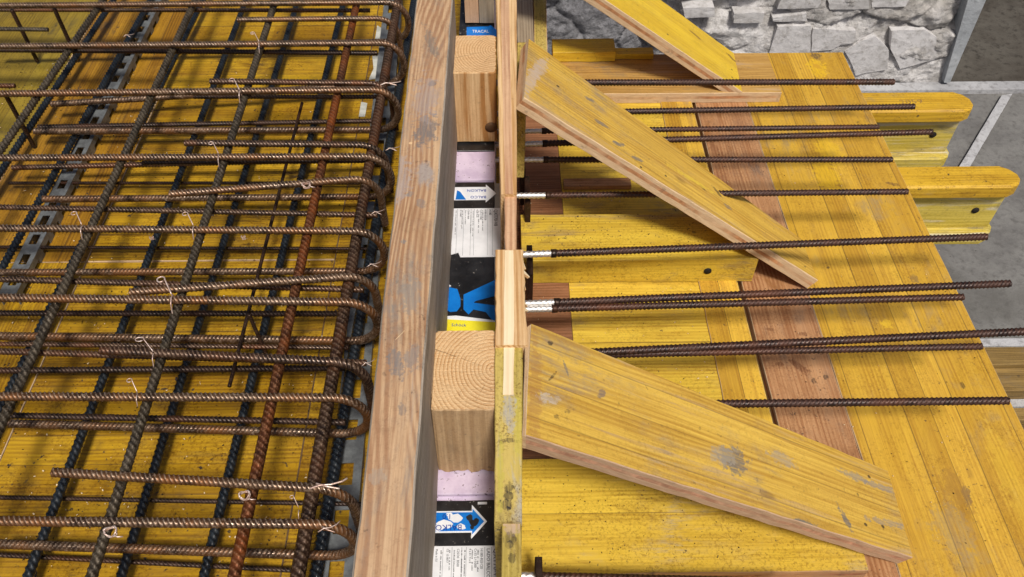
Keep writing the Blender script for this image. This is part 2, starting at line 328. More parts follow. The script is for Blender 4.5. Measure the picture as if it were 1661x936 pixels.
# ---------------------------------------------------------------- geometry builders
def slab(name, c4, T, mats, parent=None, jit=.0006, seg=.03, edge_only=False, bev=.0012, layers=True):
    """board from the four corners of its top face (far-left, near-left, far-right, near-right), thickness T;
       local X runs from the left pair to the right pair. mats = (face material, edge material)"""
    A, B_, C, D = [Vector(c) for c in c4]
    if ((C+D)-(A+B_)).cross((A+C)-(B_+D)).z < 0: A, B_, C, D = B_, A, D, C
    o = (A+B_+C+D)/4; ex = ((C+D)-(A+B_)).normalized(); ey = ((A+C)-(B_+D)); ez = ex.cross(ey).normalized(); ey = ez.cross(ex)
    mw = Matrix.Translation(o) @ Matrix((ex, ey, ez)).transposed().to_4x4()
    inv = mw.inverted(); a, b_, c, d = [inv @ p for p in (A, B_, C, D)]
    L = ((c+d)/2-(a+b_)/2).length; W = ((a+c)/2-(b_+d)/2).length
    nx = max(2, min(60, int(L/seg))); bm = bmesh.new(); rs = random.Random(name+str(round(o.x, 3))+str(round(o.y, 3)))
    e = min(bev, T*.2)
    prof = [(0, -T+e), (0, -e), (e, 0), (None, 0), (1-e, 0), (1, -e), (1, -T+e), (1-e, -T), (e, -T)]
    rings = []
    for i in range(nx+1):
        t = i/nx; f0 = a.lerp(c, t); n0 = b_.lerp(d, t); w = (f0-n0).length; er = e/max(w, 1e-4)
        jn = rs.uniform(-jit, jit); jf = rs.uniform(-jit, jit); jz = rs.uniform(-jit, jit)*.4
        ring = []
        for s_, z in ((0, -T+e), (0, -e), (er, 0), (.5, 0), (1-er, 0), (1, -e), (1, -T+e), (1-er, -T), (er, -T)):
            p = n0.lerp(f0, s_)
            yj = jn if s_ < .3 else (jf if s_ > .7 else 0)
            ring.append(bm.verts.new((p.x, p.y+yj, p.z+z+(jz if .3 < s_ < .7 else 0))))
        rings.append(ring)
    m = len(rings[0])
    for i in range(nx):
        for j in range(m):
            k = (j+1) % m
            f = bm.faces.new((rings[i][j], rings[i][k], rings[i+1][k], rings[i+1][j]))
            f.material_index = 0 if j in (2, 3, 7) else 1
    for r, s_ in ((rings[0], 1), (rings[-1], -1)):
        f = bm.faces.new(r if s_ < 0 else r[::-1]); f.material_index = 1
    bmesh.ops.recalc_face_normals(bm, faces=bm.faces)
    me = bpy.data.meshes.new(name); bm.to_mesh(me); bm.free()
    return link(name, me, mats, parent, mw)
def box(name, x0, x1, y0, y1, z0, z1, mats, parent=None, along='X', **k):
    if along == 'X': c4 = ((x0, y1, z1), (x0, y0, z1), (x1, y1, z1), (x1, y0, z1))
    else: c4 = ((x0, y0, z1), (x1, y0, z1), (x0, y1, z1), (x1, y1, z1))      # local X along +Y
    return slab(name, c4, z1-z0, mats, parent, **k)
def flat(name, pts, z, mat, parent, T=.0006):
    """thin printed sheet / marking lying at height z, outline pts in world x,y"""
    bm = bmesh.new(); n = len(pts)
    t = [bm.verts.new((x, y, z)) for x, y in pts]; b_ = [bm.verts.new((x, y, z-T)) for x, y in pts]
    bm.faces.new(t); bm.faces.new(b_[::-1])
    for i in range(n): bm.faces.new((t[i], b_[i], b_[(i+1) % n], t[(i+1) % n]))
    bmesh.ops.recalc_face_normals(bm, faces=bm.faces)
    me = bpy.data.meshes.new(name); bm.to_mesh(me); bm.free()
    return link(name, me, [mat], parent)
def text(name, s, x, y, z, size, rot, mat, parent, sx=1.0):
    cu = bpy.data.curves.new(name, 'FONT'); cu.body = s; cu.size = size; cu.extrude = .00015; cu.resolution_u = 2
    cu.align_x = 'LEFT'
    t = bpy.data.objects.new(name, cu); col.objects.link(t); bpy.context.view_layer.update()
    me = bpy.data.meshes.new_from_object(t); bpy.data.objects.remove(t); bpy.data.curves.remove(cu)
    me.transform(Matrix.Translation((x, y, z)) @ Matrix.Rotation(rot, 4, 'Z') @ Matrix.Diagonal((sx, 1, 1, 1)))
    me.materials.clear()
    return link(name, me, [mat], parent)
def sweep(name, pts, r, mat, parent=None, pitch=.009, rib=.0011, n=16, step=.0014, skew=1.0, smooth=True):
    """round bar swept along a polyline with rolled ribs"""
    pts = [np.array(p, float) for p in pts]
    S = []; 
    for a, b in zip(pts[:-1], pts[1:]):
        L = np.linalg.norm(b-a); k = max(1, int(round(L/step)))
        for i in range(k): S.append(a+(b-a)*i/k)
    S.append(pts[-1]); S = np.array(S); N = len(S)
    T = np.gradient(S, axis=0); T /= np.linalg.norm(T, axis=1)[:, None]
    up = np.array([0, 0, 1.]) if abs(T[0][2]) < .9 else np.array([0, 1., 0])
    up = np.cross(T[0], up)                 # longitudinal seams lie at the sides
    # parallel transport
    B = np.zeros_like(T); v = np.cross(T[0], np.cross(up, T[0])); v /= np.linalg.norm(v); B[0] = v
    for i in range(1, N):
        v = v-T[i]*np.dot(v, T[i]); v /= np.linalg.norm(v); B[i] = v
    Cc = np.cross(T, B)
    s = np.concatenate([[0], np.cumsum(np.linalg.norm(np.diff(S, axis=0), axis=1))])
    th = np.arange(n)*2*math.pi/n
    ph = s[:, None]/pitch + skew*np.where(th < math.pi, th, 2*math.pi-th)[None, :]/math.pi*2 + (th > math.pi)[None, :]*.5
    ribs = np.clip(np.cos(2*math.pi*ph)*.75+.25, 0, 1)**1.3*np.abs(np.sin(th))[None, :]**.5
    lon = (np.abs(np.sin(th)) < .05)[None, :]*.6
    R = r-rib*.4+rib*np.maximum(ribs, lon) if rib else np.full((N, n), r)
    V = S[:, None, :]+R[:, :, None]*(np.cos(th)[None, :, None]*B[:, None, :]+np.sin(th)[None, :, None]*Cc[:, None, :])
    V = V.reshape(-1, 3); i = np.arange(N-1)[:, None]*n; j = np.arange(n)[None, :]; k = (j+1) % n
    Q = np.stack([i+j, i+k, i+n+k, i+n+j], -1).reshape(-1, 4)
    # end caps as fans of quads (degenerate-free: pair up)
    V = np.vstack([V, S[0], S[-1]]); c0 = len(V)-2; c1 = len(V)-1
    caps = []
    for q in range(0, n, 2):
        caps.append([c0, (q+2) % n, q+1, q]); o_ = (N-1)*n; caps.append([c1, o_+q, o_+q+1, o_+(q+2) % n])
    Q = np.vstack([Q, np.array(caps)])
    org = S[0].copy(); me = mesh_np(name, V-org, Q, smooth)
    if rib and len(me.vertices) == N*n+2:
        at = me.attributes.new('rib', 'FLOAT', 'POINT'); at.data.foreach_set('value', np.concatenate([(ribs*np.ones((N, n))).ravel(), [0, 0]]).astype(np.float32))
    return link(name, me, [mat], parent, Matrix.Translation(Vector(org)))

def world_line(u0, v0, u1, v1, z):
    return P(u0, v0, z), P(u1, v1, z)

# ================================================================= SETTING
YW = 4.2; ZF = PY(1500, 136, YW).z                      # rubble wall distance, level of the floor below
kerbY0 = P(1600, 152, ZF).y; kerbY1 = P(1600, 139, ZF).y
def sheet(name, x0, x1, y0, y1, z, mat):
    me = bpy.data.meshes.new(name); me.from_pydata([(x0, y0, z), (x1, y0, z), (x1, y1, z), (x0, y1, z)], [], [(0, 1, 2, 3)])
    return link(name, me, [mat])
tag(sheet('ground', -150, 150, -100, 150, ZF-.05, M['floor']), kind='structure')
tag(sheet('concrete_floor', -9, 14, -6, kerbY0, ZF, M['floor']), kind='structure')
tag(sheet('damp_floor', -9, 14, kerbY1, 16, ZF, M['floord']), kind='structure')
kb = box('kerb', -6, 12, kerbY0, kerbY1, ZF-.04, ZF+.03, (M['kerb'], M['kerb']), seg=.2, jit=.004); tag(kb, kind='structure')
# second pale kerb nearer, and timbers low on the right
a = P(1600, 549, -.9); b = P(1600, 561, -.9)
kb2 = box('kerb', .9, 4, b.y, a.y, -.98, -.9, (M['kerb'], M['kerb'])); tag(kb2, kind='structure')
for i, (v0, v1, m, lb) in enumerate(((563, 592, 'olddark', 'upper brown timber lying low beyond the right edge of the yellow panels'),
                                 (594, 634, 'olddark', 'green brown timber lying low beyond the panels, second below the pale kerb'),
                                 (662, 682, 'olddark', 'lowest brown timber beyond the right panel edge, after the pale gap'))):
    p0 = P(1600, v1, -.9-.02*i); p1 = P(1600, v0, -.9-.02*i)
    o = box('low_timber', .95, 3.2, p0.y, p1.y, -1.0, -.9-.02*i, (M[m], M[m])); tag(o, lb, 'timber', 'timbers low under the right edge')
p0 = P(1600, 660, -.97); p1 = P(1600, 636, -.97)
o = box('pale_board', .95, 3.2, p0.y, p1.y, -1.05, -.97, (M['kerb'], M['kerb'])); tag(o, 'pale grey board lying between the low brown timbers at the right', 'board')
# metal batten on the floor
a, b = P(1634, 153, ZF+.02), P(1562, 275, ZF+.02); dx = Vector((.035, .006, 0))
o = slab('metal_batten', (a-dx, a+dx, b-dx, b+dx), .02, (M['kerb'], M['floord'])); tag(o, 'pale drilled metal batten lying diagonally on the grey concrete floor', 'batten')

# rubble wall
xc = PY(1545, 100, YW).x
def wall_disp(x, z):
    q = Vector((x*2.3+.35*noise.noise(Vector((x*2, z*2, 3))), z*5.2+.8*noise.noise(Vector((x*1.5, z*1.5, 9))), 1.7))
    d, pts = noise.voronoi(q)
    gap = d[1]-d[0]; c = noise.cell(pts[0]*7.13); rough = noise.noise(Vector((x*1.3+9, z*1.7, 8)))
    m = min(1, max(0, (rough+.25)*2.2))                       # where the plaster has fallen off
    h = m*(.028*c - .035*max(0, 1-gap/.10)) + (1-m)*.02
    h += (.012+.03*m)*noise.fractal(Vector((x*7, z*7, 5)), .8, 2., 7)
    h += .22*min(0, noise.noise(Vector((x*1.5+4, z*2.9, 2)))+.18)*m
    return h
nx, nz = 420, 230; x0, x1, z0, z1 = -1.6, xc, ZF-.06, .5
V = []; 
for j in range(nz+1):
    tz = (j/nz)**1.6; z = z0+(z1-z0)*tz
    for i in range(nx+1):
        x = x0+(x1-x0)*i/nx; edge = .04*noise.noise(Vector((z*9, 1, 4))) if i == nx else 0
        V.append((x+edge, YW-wall_disp(x, z), z))
V = np.array(V); i = np.arange(nx)[None, :]; j = np.arange(nz)[:, None]*(nx+1)
Q = np.stack([j+i, j+i+1, j+i+nx+2, j+i+nx+1], -1).reshape(-1, 4)
# give the wall its thickness: back and side
nb = len(V); V = np.vstack([V, [(x1, YW+.4, z0), (x1, YW+.4, z1), (x0, YW+.4, z1), (x0, YW+.4, z0)]])
tl = nz*(nx+1); Q = np.vstack([Q, [(nx, nb, nb+1, tl+nx), (tl+nx, nb+1, nb+2, tl), (nb, nb+3, nb+2, nb+1), (0, tl, nb+2, nb+3)]])
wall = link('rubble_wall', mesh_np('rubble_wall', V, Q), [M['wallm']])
tag(wall, 'rough whitewashed rubble wall with broken stones behind the yellow panels', 'wall')
def stone(poly, lift=.05):
    lift = lift*.5
    bm = bmesh.new(); rs = random.Random(str(poly)); f_ = []; b_ = []
    pts = []
    for (u, v), (u2, v2) in zip(poly, poly[1:]+poly[:1]):
        for t in (0, .34, .67):
            pts.append((u+(u2-u)*t+rs.uniform(-1.1, 1.1), v+(v2-v)*t+rs.uniform(-.8, .8)))
    for u, v in pts:
        p = PY(u, v, YW-.03); f_.append(bm.verts.new((p.x, YW-lift-rs.uniform(0, .003), p.z))); b_.append(bm.verts.new((p.x, YW+.05, p.z)))
    ctr = bm.verts.new((sum(v.co.x for v in f_)/len(f_), YW-lift-.003, sum(v.co.z for v in f_)/len(f_)))
    n = len(f_)
    for i in range(n):
        bm.faces.new((f_[i], f_[(i+1) % n], ctr)); bm.faces.new((f_[i], b_[i], b_[(i+1) % n], f_[(i+1) % n]))
    bmesh.ops.recalc_face_normals(bm, faces=bm.faces)
    me = bpy.data.meshes.new('stone'); bm.to_mesh(me); bm.free()
    return link('stone', me, [M['stone']], wall)
for poly, lf in (([(1190, 22), (1240, 21), (1236, 38), (1190, 38)], .05), ([(1253, 30), (1309, 22), (1309, 35), (1254, 36)], .05),
              ([(1262, 43), (1316, 40), (1314, 92), (1245, 92)], .07), ([(1318, 46), (1388, 50), (1386, 70), (1364, 72), (1350, 80), (1316, 84)], .06),
              ([(1344, 2), (1410, -4), (1410, 16), (1346, 16)], .045), ([(1414, -8), (1480, -10), (1470, 12), (1414, 14)], .04),
              ([(1372, 84), (1400, 66), (1420, 58), (1442, 82), (1438, 112), (1388, 122)], .06), ([(1446, 50), (1500, 48), (1520, 62), (1518, 96), (1460, 112), (1446, 80)], .05),
              ([(1108, 14), (1160, 12), (1160, 28), (1112, 30)], .05), ([(1270, -6), (1332, -6), (1332, 14), (1262, 16)], .04)):
    stone(poly, lf)
# smooth cement corner post
c = [PY(1531, 134, YW-.06), PY(1541, 134, YW-.06), PY(1602, -6, YW-.06), PY(1572, -6, YW-.06)]
bm = bmesh.new(); up = (c[2]-c[1])*9; upl = (c[3]-c[0])*9
fr = [c[0], c[1], c[1]+up*.16, c[0]+upl*.16]
fv = [bm.verts.new(p) for p in fr]; bv = [bm.verts.new((p.x, YW+.42, p.z)) for p in fr]
bm.faces.new(fv); bm.faces.new(bv[::-1])
for i in range(4): bm.faces.new((fv[i], bv[i], bv[(i+1) % 4], fv[(i+1) % 4]))
bmesh.ops.recalc_face_normals(bm, faces=bm.faces)
me = bpy.data.meshes.new('corner_post'); bm.to_mesh(me); bm.free()
tag(link('corner_post', me, [M['cement']]), 'smooth grey cement corner post along the right end of the rubble wall', 'post')

# ================================================================= FORMWORK BOARDS
T3 = .027
def panel(name, x0, x1, y0, y1, mat, label, z=0., along='Y', T=T3, edge='ply', cat='formwork panel', group=None, **k):
    o = box(name, x0, x1, y0, y1, z-T, z, (M[mat], M[edge]), along=along, **k); return tag(o, label, cat, group)
gapX = P(1200, 470, 0).x; edgeX = P(1661, 697, 0).x; yTop = P(1370, 85, 0).y
xr = P(1352, 600, 0).x
panel('formwork_board', xr, edgeX, .25, yTop, 'panelA', 'wide yellow panel of narrow glued strips along the right edge of the deck', seg=.06)
panel('spruce_board', gapX+.008, xr-.001, .25, yTop-.01, 'red', 'unpainted reddish board with knots beside the wide yellow panel', seg=.06, cat='board')
xs = P(1150, 540, 0).x
panel('formwork_board', .133, gapX-.001, .25, yTop-.03, 'panelB', 'bright yellow panel between the dark brown board and the reddish board', along='X', seg=.06)
panel('formwork_strip', xs, gapX-.003, .25, yTop-.03, 'panelA', 'narrow darker yellow strip lying beside the dark joint', z=.004, T=.004, cat='board')
panel('brown_board', -.005, .132, .25, 1.75, 'redbrown', 'dark reddish brown board beside the insulation under the bar ends', along='X', seg=.06, cat='board')
pc0 = P(1409, 926, .027); pc1 = P(1409, 738, .027)
panel('formwork_board', .02, pc0.x, pc0.y, pc1.y, 'panelC', 'bright yellow spattered panel lying on the deck under the big lower brace', z=.0275, T=.0265, along='X', edge='plydirty')
# left deck
XL = P(527, 516, 0).x
panel('formwork_board', XL+.0015, -.006, .25, 2.45, 'left', 'dirty yellow panel under the stirrup bends beside the timber plank', along='X', seg=.06)
panel('formwork_board', -.885, XL-.0015, .25, 1.215, 'left', 'dirty yellow panel in the lower left under the reinforcement grid', along='X', seg=.06)
panel('formwork_board', -.885, XL-.0015, 1.218, 2.45, 'left', 'dirty yellow panel in the upper middle under the reinforcement grid', along='X', seg=.06)
panel('formwork_board', -1.17, -.888, 1.218, 2.45, 'orange', 'orange brown stained panel at upper left beside the slotted channel', along='Y', seg=.06)
panel('formwork_board', -1.4, -.888, .25, 1.215, 'left', 'dirty yellow panel along the left side of the grid', along='Y', seg=.06)
panel('formwork_board', -1.95, -1.173, 1.218, 2.6, 'olive', 'grimy olive yellow panel in the upper left corner', along='Y', seg=.06)

# H beams below the deck, ends sticking out to the right
def hbeam(y0, y1, xend, ztop, mt, mw_, label):
    root = bpy.data.objects.new('timber_beam', None); col.objects.link(root); root.location = (xend-1.0, (y0+y1)/2, ztop-.2)
    bpy.context.view_layer.update()
    def fl(zt, mat, hh=.04):
        bm = bmesh.new(); ch = .032; out = [(-1.6, y0), (xend-ch, y0), (xend-.010, y0+.012), (xend, y0+.03), (xend, y1-.03), (xend-.012, y1-.012), (xend-ch, y1), (-1.6, y1)]
        out = [(x if x > 0 else xend-1.6, y) for x, y in out]
        e = .005
        lv = []
        for z, s_ in ((zt-hh, e), (zt-hh+e, 0), (zt-e, 0), (zt, e)):
            cy = (y0+y1)/2; lv.append([bm.verts.new((x-s_ if x > 0 else x, y+(s_ if y < cy else -s_), z)) for x, y in out])
        n = len(out)
        for a_, b_ in zip(lv[:-1], lv[1:]):
            for i in range(n): bm.faces.new((a_[i], a_[(i+1) % n], b_[(i+1) % n], b_[i]))
        bm.faces.new(lv[0][::-1]); bm.faces.new(lv[-1]); bmesh.ops.recalc_face_normals(bm, faces=bm.faces)
        me = bpy.data.meshes.new('flange'); bm.to_mesh(me); bm.free(); return link('flange', me, [mat], root)
    fl(ztop, mt); fl(ztop-.16, mw_)
    ym = (y0+y1)/2
    box('web', xend-1.6, xend-.015, ym-.014, ym+.014, ztop-.16, ztop-.04, (mw_, mw_), root)
    sweep('bolt_hole', [(xend-.07, ym-.0165, ztop-.10), (xend-.07, ym-.0135, ztop-.10)], .009, M['hole'], root, rib=0, n=16, step=.01)
    return tag(root, label, 'beam', 'timber beams sticking out under the deck')
zb = -.0275
q0, q1 = P(1550, 303, zb), P(1550, 268, zb); hbeam(q0.y, q1.y, P(1650, 298, zb-.02).x, zb, M['beamy'], M['beamg'], 'nearer bright yellow timber beam end sticking out to the right')
q0, q1 = P(1500, 180, zb), P(1500, 148, zb); hb2 = hbeam(q0.y, q1.y, P(1571, 172, zb-.02).x, zb, M['beamy'], M['beamg'], 'farther yellow green worn timber beam end with a drilled hole')

p = P(1462, 171, zb); text('lettering', '2059', p.x, p.y+.006, zb+.0004, .024, .05, M['scribble'], hb2, sx=1.3)
# yellow timber lying on the deck, plywood sheet, small yellow offcuts
yn = P(1000, 459, .0).y; yf = P(1000, 347, .07).y
o = box('yellow_timber', .035, .512, yn, yf, .0015, .07, (M['timberE'], M['timberE']), jit=.001); tag(o, 'scratched yellow timber lying across the deck under the middle brace', 'timber')
sweep('bolt_hole', [(P(1146, 437, .03).x, yn-.002, .035), (P(1146, 437, .03).x, yn+.003, .035)], .008, M['hole'], o, rib=0, n=14, step=.01)
a0 = P(1268, 150, .03); a1 = P(1250, 86, .03)
o = box('plywood_sheet', .09, a0.x, a0.y, a1.y, .0, .03, (M['plyw'], M['ply'])); tag(o, 'tan plywood sheet lying flat under the top brace near the wall', 'plywood sheet')
a0 = P(897, 88, .055); a1 = P(995, 65, .055)
o = box('yellow_offcut', a0.x, a1.x, a0.y, a1.y, .031, .06, (M['brace_y'], M['brace_y']), jit=.0015); tag(o, 'short thick yellow offcut at the far edge of the plywood', 'offcut')
a0 = P(997, 89, .045); a1 = P(1058, 78, .045)
o = box('yellow_offcut', a0.x, a1.x, a0.y, a1.y, .031, .047, (M['brace_y'], M['brace_y']), jit=.0015); tag(o, 'low slim yellow offcut right of the thicker one on the plywood', 'offcut')
a0 = P(915, 303, .012); a1 = P(1022, 289, .012)
o = box('wood_lath', a0.x, a1.x, a0.y, a1.y, .0015, .014, (M['red'], M['red'])); tag(o, 'thin reddish wooden lath on the yellow panel under the middle brace', 'lath')

# ================================================================= THERMAL BREAK ELEMENTS
ZI = .228; XI0, XI1 = -.1, -.018
def YI(v): return P(760, v, ZI).y
def arrow_pts(x0, x1, xh, yc, hw, hh):      # pointing right
    return [(x0, yc-hw), (xh, yc-hw), (xh, yc-hh), (x1, yc), (xh, yc+hh), (xh, yc+hw), (x0, yc+hw)]
def element(ya, yb, label):
    root = bpy.data.objects.new('insulation_element', None); col.objects.link(root); root.location = ((XI0+XI1)/2, (ya+yb)/2, 0)
    bpy.context.view_layer.update()
    box('body', XI0, XI1, ya, yb, .002, ZI-.004, (M['foam'], M['foam']), root)
    return tag(root, label, 'insulation element', 'insulation elements along the slab edge')
def rail(root, ya, yb, mat='bplastic'):
    return box('cover_rail', XI0, XI1+.0, ya, yb, ZI-.004, ZI+.001, (M[mat], M[mat]), root, bev=.0008)
# lower element (bottom of the picture)
e1 = element(YI(1010), YI(640), 'thermal insulation element at the bottom with blue arrow and white label')
box('foam_block', XI0, XI1+.001, YI(803), YI(640), ZI-.004, ZI+.004, (M['foam'], M['foam']), e1)
rail(e1, YI(1010), YI(812))
box('side_rail', XI1+.0005, XI1+.013, YI(1010), YI(806), .05, ZI-.002, (M['gplastic'], M['gplastic']), e1)
yc = YI(847); xa = P(790, 847, ZI).x; xh = P(765, 847, ZI).x
flat('arrow_mark', arrow_pts(XI0+.001, xa, xh, yc, (YI(829)-YI(864))/2, (YI(820)-YI(875))/2), ZI+.0018, M['whitep'], e1)
flat('arrow_mark', arrow_pts(XI0+.001, xa-.004, xh+.001, yc, (YI(829)-YI(864))/2-.0022, (YI(820)-YI(875))/2-.006), ZI+.0022, M['blue'], e1)
for cx, cy, rr, k in ((738, 842, .0085, 5), (722, 852, .0095, 6), (748, 856, .006, 5), (712, 858, .007, 5), (729, 836, .004, 5)):
    p = P(cx, cy, ZI); rs = random.Random(cx)
    flat('paint_patch', [(p.x+1.25*rr*math.cos(t)*rs.uniform(.7, 1.1), p.y+rr*.8*math.sin(t)*rs.uniform(.6, 1.1)) for t in [i*2*math.pi/11 for i in range(11)]], ZI+.0025+cx*1e-6, M['whitep'], e1)
for cx, cy, rr in ((768, 850, .0062), (762, 842, .0055), (773, 846, .0040), (766, 857, .0035)):
    p = P(cx, cy, ZI); rs = random.Random(cx+3)
    flat('worn_patch', [(p.x+rr*math.cos(t)*rs.uniform(.7, 1.1), p.y+rr*math.sin(t)*rs.uniform(.6, 1.1)) for t in [i*2*math.pi/9 for i in range(9)]], ZI+.0025+cx*1e-6, M['bplastic'], e1)
p = P(750, 853, ZI); text('lettering', 'BALKON', p.x, p.y, ZI+.0036, .0115, math.pi, M['bluedark'], e1)
p = P(733, 836, ZI); text('lettering', '1.0', p.x, p.y, ZI+.0036, .0105, math.pi, M['bluedark'], e1)
p0 = P(775, 819, ZI); p1 = P(790, 815, ZI)
flat('small_mark', [(p0.x, p0.y), (p1.x, p0.y), (p1.x, p1.y), (p0.x, p1.y)], ZI+.0018, M['whitep'], e1)
def label_sheet(root, ya, yb, notch=False, big=('QXT70-V8', 'LADO BALCON')):
    x1 = XI1+.011; x0 = XI0+.0005; z = ZI+.0032
    pts = [(x0, ya), (x1, ya), (x1, yb), (x0, yb)]
    if notch: pts = [(x0, ya+.004), (x0+.018, ya+.011), (x0+.022, ya), (x1, ya), (x1, yb), (x0, yb)]
    flat('label_sheet', pts, z, M['paper'], root)
    yt = yb-.004; L = yt-ya-.006
    flat_marks = []
    def ln(s, x, sz, cut=1.): text('lettering', s, x, yt, z+.0003, sz, -math.pi/2, M['ink'], root, sx=cut)
    ln(big[0], x1-.0115, .0095); ln(big[1], x1-.0205, .0065)
    ln('H180-REI120', x1-.029, .0052); ln('Cv35 L=1000', x1-.037, .0048); ln('4 x 8 / 4 x 8', x1-.044, .0045, .9)
    ln('C25/30  B500', x1-.060, .0044); ln('CE  15-0017', x1-.074, .0042, .9); ln('Made in EU', x0+.004, .0042, .9)
    rl = random.Random(int(ya*1e4)); chars = 'abcdehilmnorstu 0123456789 .-'
    for xx, sz in ((x1-.033, .0026), (x1-.0405, .0026), (x1-.0505, .0024), (x1-.0545, .0024), (x1-.0645, .0024), (x1-.0705, .0024), (x0+.0105, .0022)):
        n_ = int(L/sz*1.2*rl.uniform(.45, .95)); x_ = yt-.002
        for k in range(n_):
            wd = sz*rl.uniform(.25, .6)
            if rl.random() > .22: flat_marks.append((xx, x_-wd, sz*rl.uniform(.45, .8), wd))
            x_ -= wd+sz*.22
            if x_ < ya+.006: break
    V = []; Q = []
    for (a0_, b0_, w_, h_) in flat_marks:
        k = len(V); V += [(a0_, b0_, z+.0004), (a0_+w_, b0_, z+.0004), (a0_+w_, b0_+h_, z+.0004), (a0_, b0_+h_, z+.0004)]; Q.append([k, k+1, k+2, k+3])
    link('small_print', mesh_np('small_print', V, Q), [M['ink']], root)
    for xx in (x1-.0145, x1-.0235, x1-.048, x1-.054, x1-.067, x1-.079):
        flat('rule_line', [(xx, ya+.004), (xx+.0004, ya+.004), (xx+.0004, yb-.002), (xx, yb-.002)], z+.0004, M['ink'], root, T=.0003)
label_sheet(e1, YI(1000), YI(887))
# middle element
e2 = element(YI(638), YI(205), 'thermal insulation element in the middle with blue and yellow print')
rail(e2, YI(245), YI(205)); box('foam_block', XI0, XI1+.001, YI(293), YI(247), ZI-.004, ZI+.002, (M['foam'], M['foam']), e2)
rail(e2, YI(638), YI(296))
box('side_rail', XI1+.0005, XI1+.012, YI(638), YI(296), .05, ZI-.002, (M['gplastic'], M['gplastic']), e2)
yc = YI(315); xa = P(805, 315, ZI).x; xh = P(788, 315, ZI).x
flat('arrow_mark', arrow_pts(XI0+.001, xa, xh, yc, (YI(305)-YI(326))/2, (YI(301)-YI(330))/2), ZI+.0018, M['whitep'], e2)
p0 = P(739, 325, ZI); p1 = P(756, 325, ZI); p2 = P(744, 310, ZI)
flat('blue_patch', [(p0.x, p0.y), (p1.x, p1.y), (p2.x+.003, p2.y-.004), (p2.x-.003, p2.y)], ZI+.0022, M['blue'], e2)
p = P(789, 308, ZI); text('lettering', 'BALKON', p.x, p.y-.001, ZI+.0024, .0095, math.pi, M['bluedark'], e2, sx=.98)
p = P(789, 318, ZI); text('lettering', 'BALCO', p.x, p.y-.002, ZI+.0024, .0095, math.pi, M['bluedark'], e2, sx=.98)
label_sheet(e2, YI(419), YI(340), notch=True, big=('QXT70-V8', 'H180'))
def gp(L): return [(P(u, v, ZI).x, P(u, v, ZI).y) for u, v in L]
flat('blue_print', gp([(752, 479), (806, 454), (806, 480), (772, 489), (768, 492), (806, 497), (806, 522), (798, 520), (788, 507), (768, 503), (760, 511), (752, 503)]), ZI+.0018, M['blue'], e2)
flat('blue_print', gp([(724, 466), (742, 470), (747, 486), (747, 498), (741, 506), (730, 507), (722, 502)]), ZI+.0018, M['blue'], e2)
flat('white_fleck', gp([(727, 461), (732, 465), (728, 467)]), ZI+.002, M['whitep'], e2)
flat('white_strip', gp([(722, 514), (740, 513), (806, 521), (806, 525), (722, 519)]), ZI+.0018, M['whitep'], e2)
flat('yellow_sticker', gp([(722, 519), (806, 524), (806, 560), (722, 560)]), ZI+.0022, M['yprint'], e2)
p = P(732, 528, ZI); text('lettering', 'Schöck', p.x, p.y-.0035, ZI+.0025, .0085, -.04, M['bluedark'], e2)
# far element
e3 = element(YI(200), YI(-90), 'thermal insulation element at the top showing only a blue arrow strip')
rail(e3, YI(200), YI(-90))
y0, y1 = YI(57), YI(44)
flat('arrow_mark', gp([(757, 60), (757, 45), (792, 44), (796, 42), (806, 50), (806, 60)]), ZI+.0018, M['blue'], e3)
p = P(766, 53, ZI); text('lettering', 'TRACAL', p.x, p.y-.004, ZI+.0024, .0165, 0, M['whitep'], e3, sx=.62)
# dark steel pressure plates standing beside the bars
for root, u, v, dv in ((e3, 848, 262, 15), (e2, 856, 310, 22), (e2, 860, 424, 24), (e1, 875, 925, 20)):
    c_ = P(u, v, .12); hy = abs(P(u, v-dv, .12).y-P(u, v+dv, .12).y)/2
    box('pressure_plate', c_.x-.006, c_.x+.005, c_.y-hy, c_.y+hy, .02, .125, (M['rust_dark'], M['rust_dark']), root, along='Y')

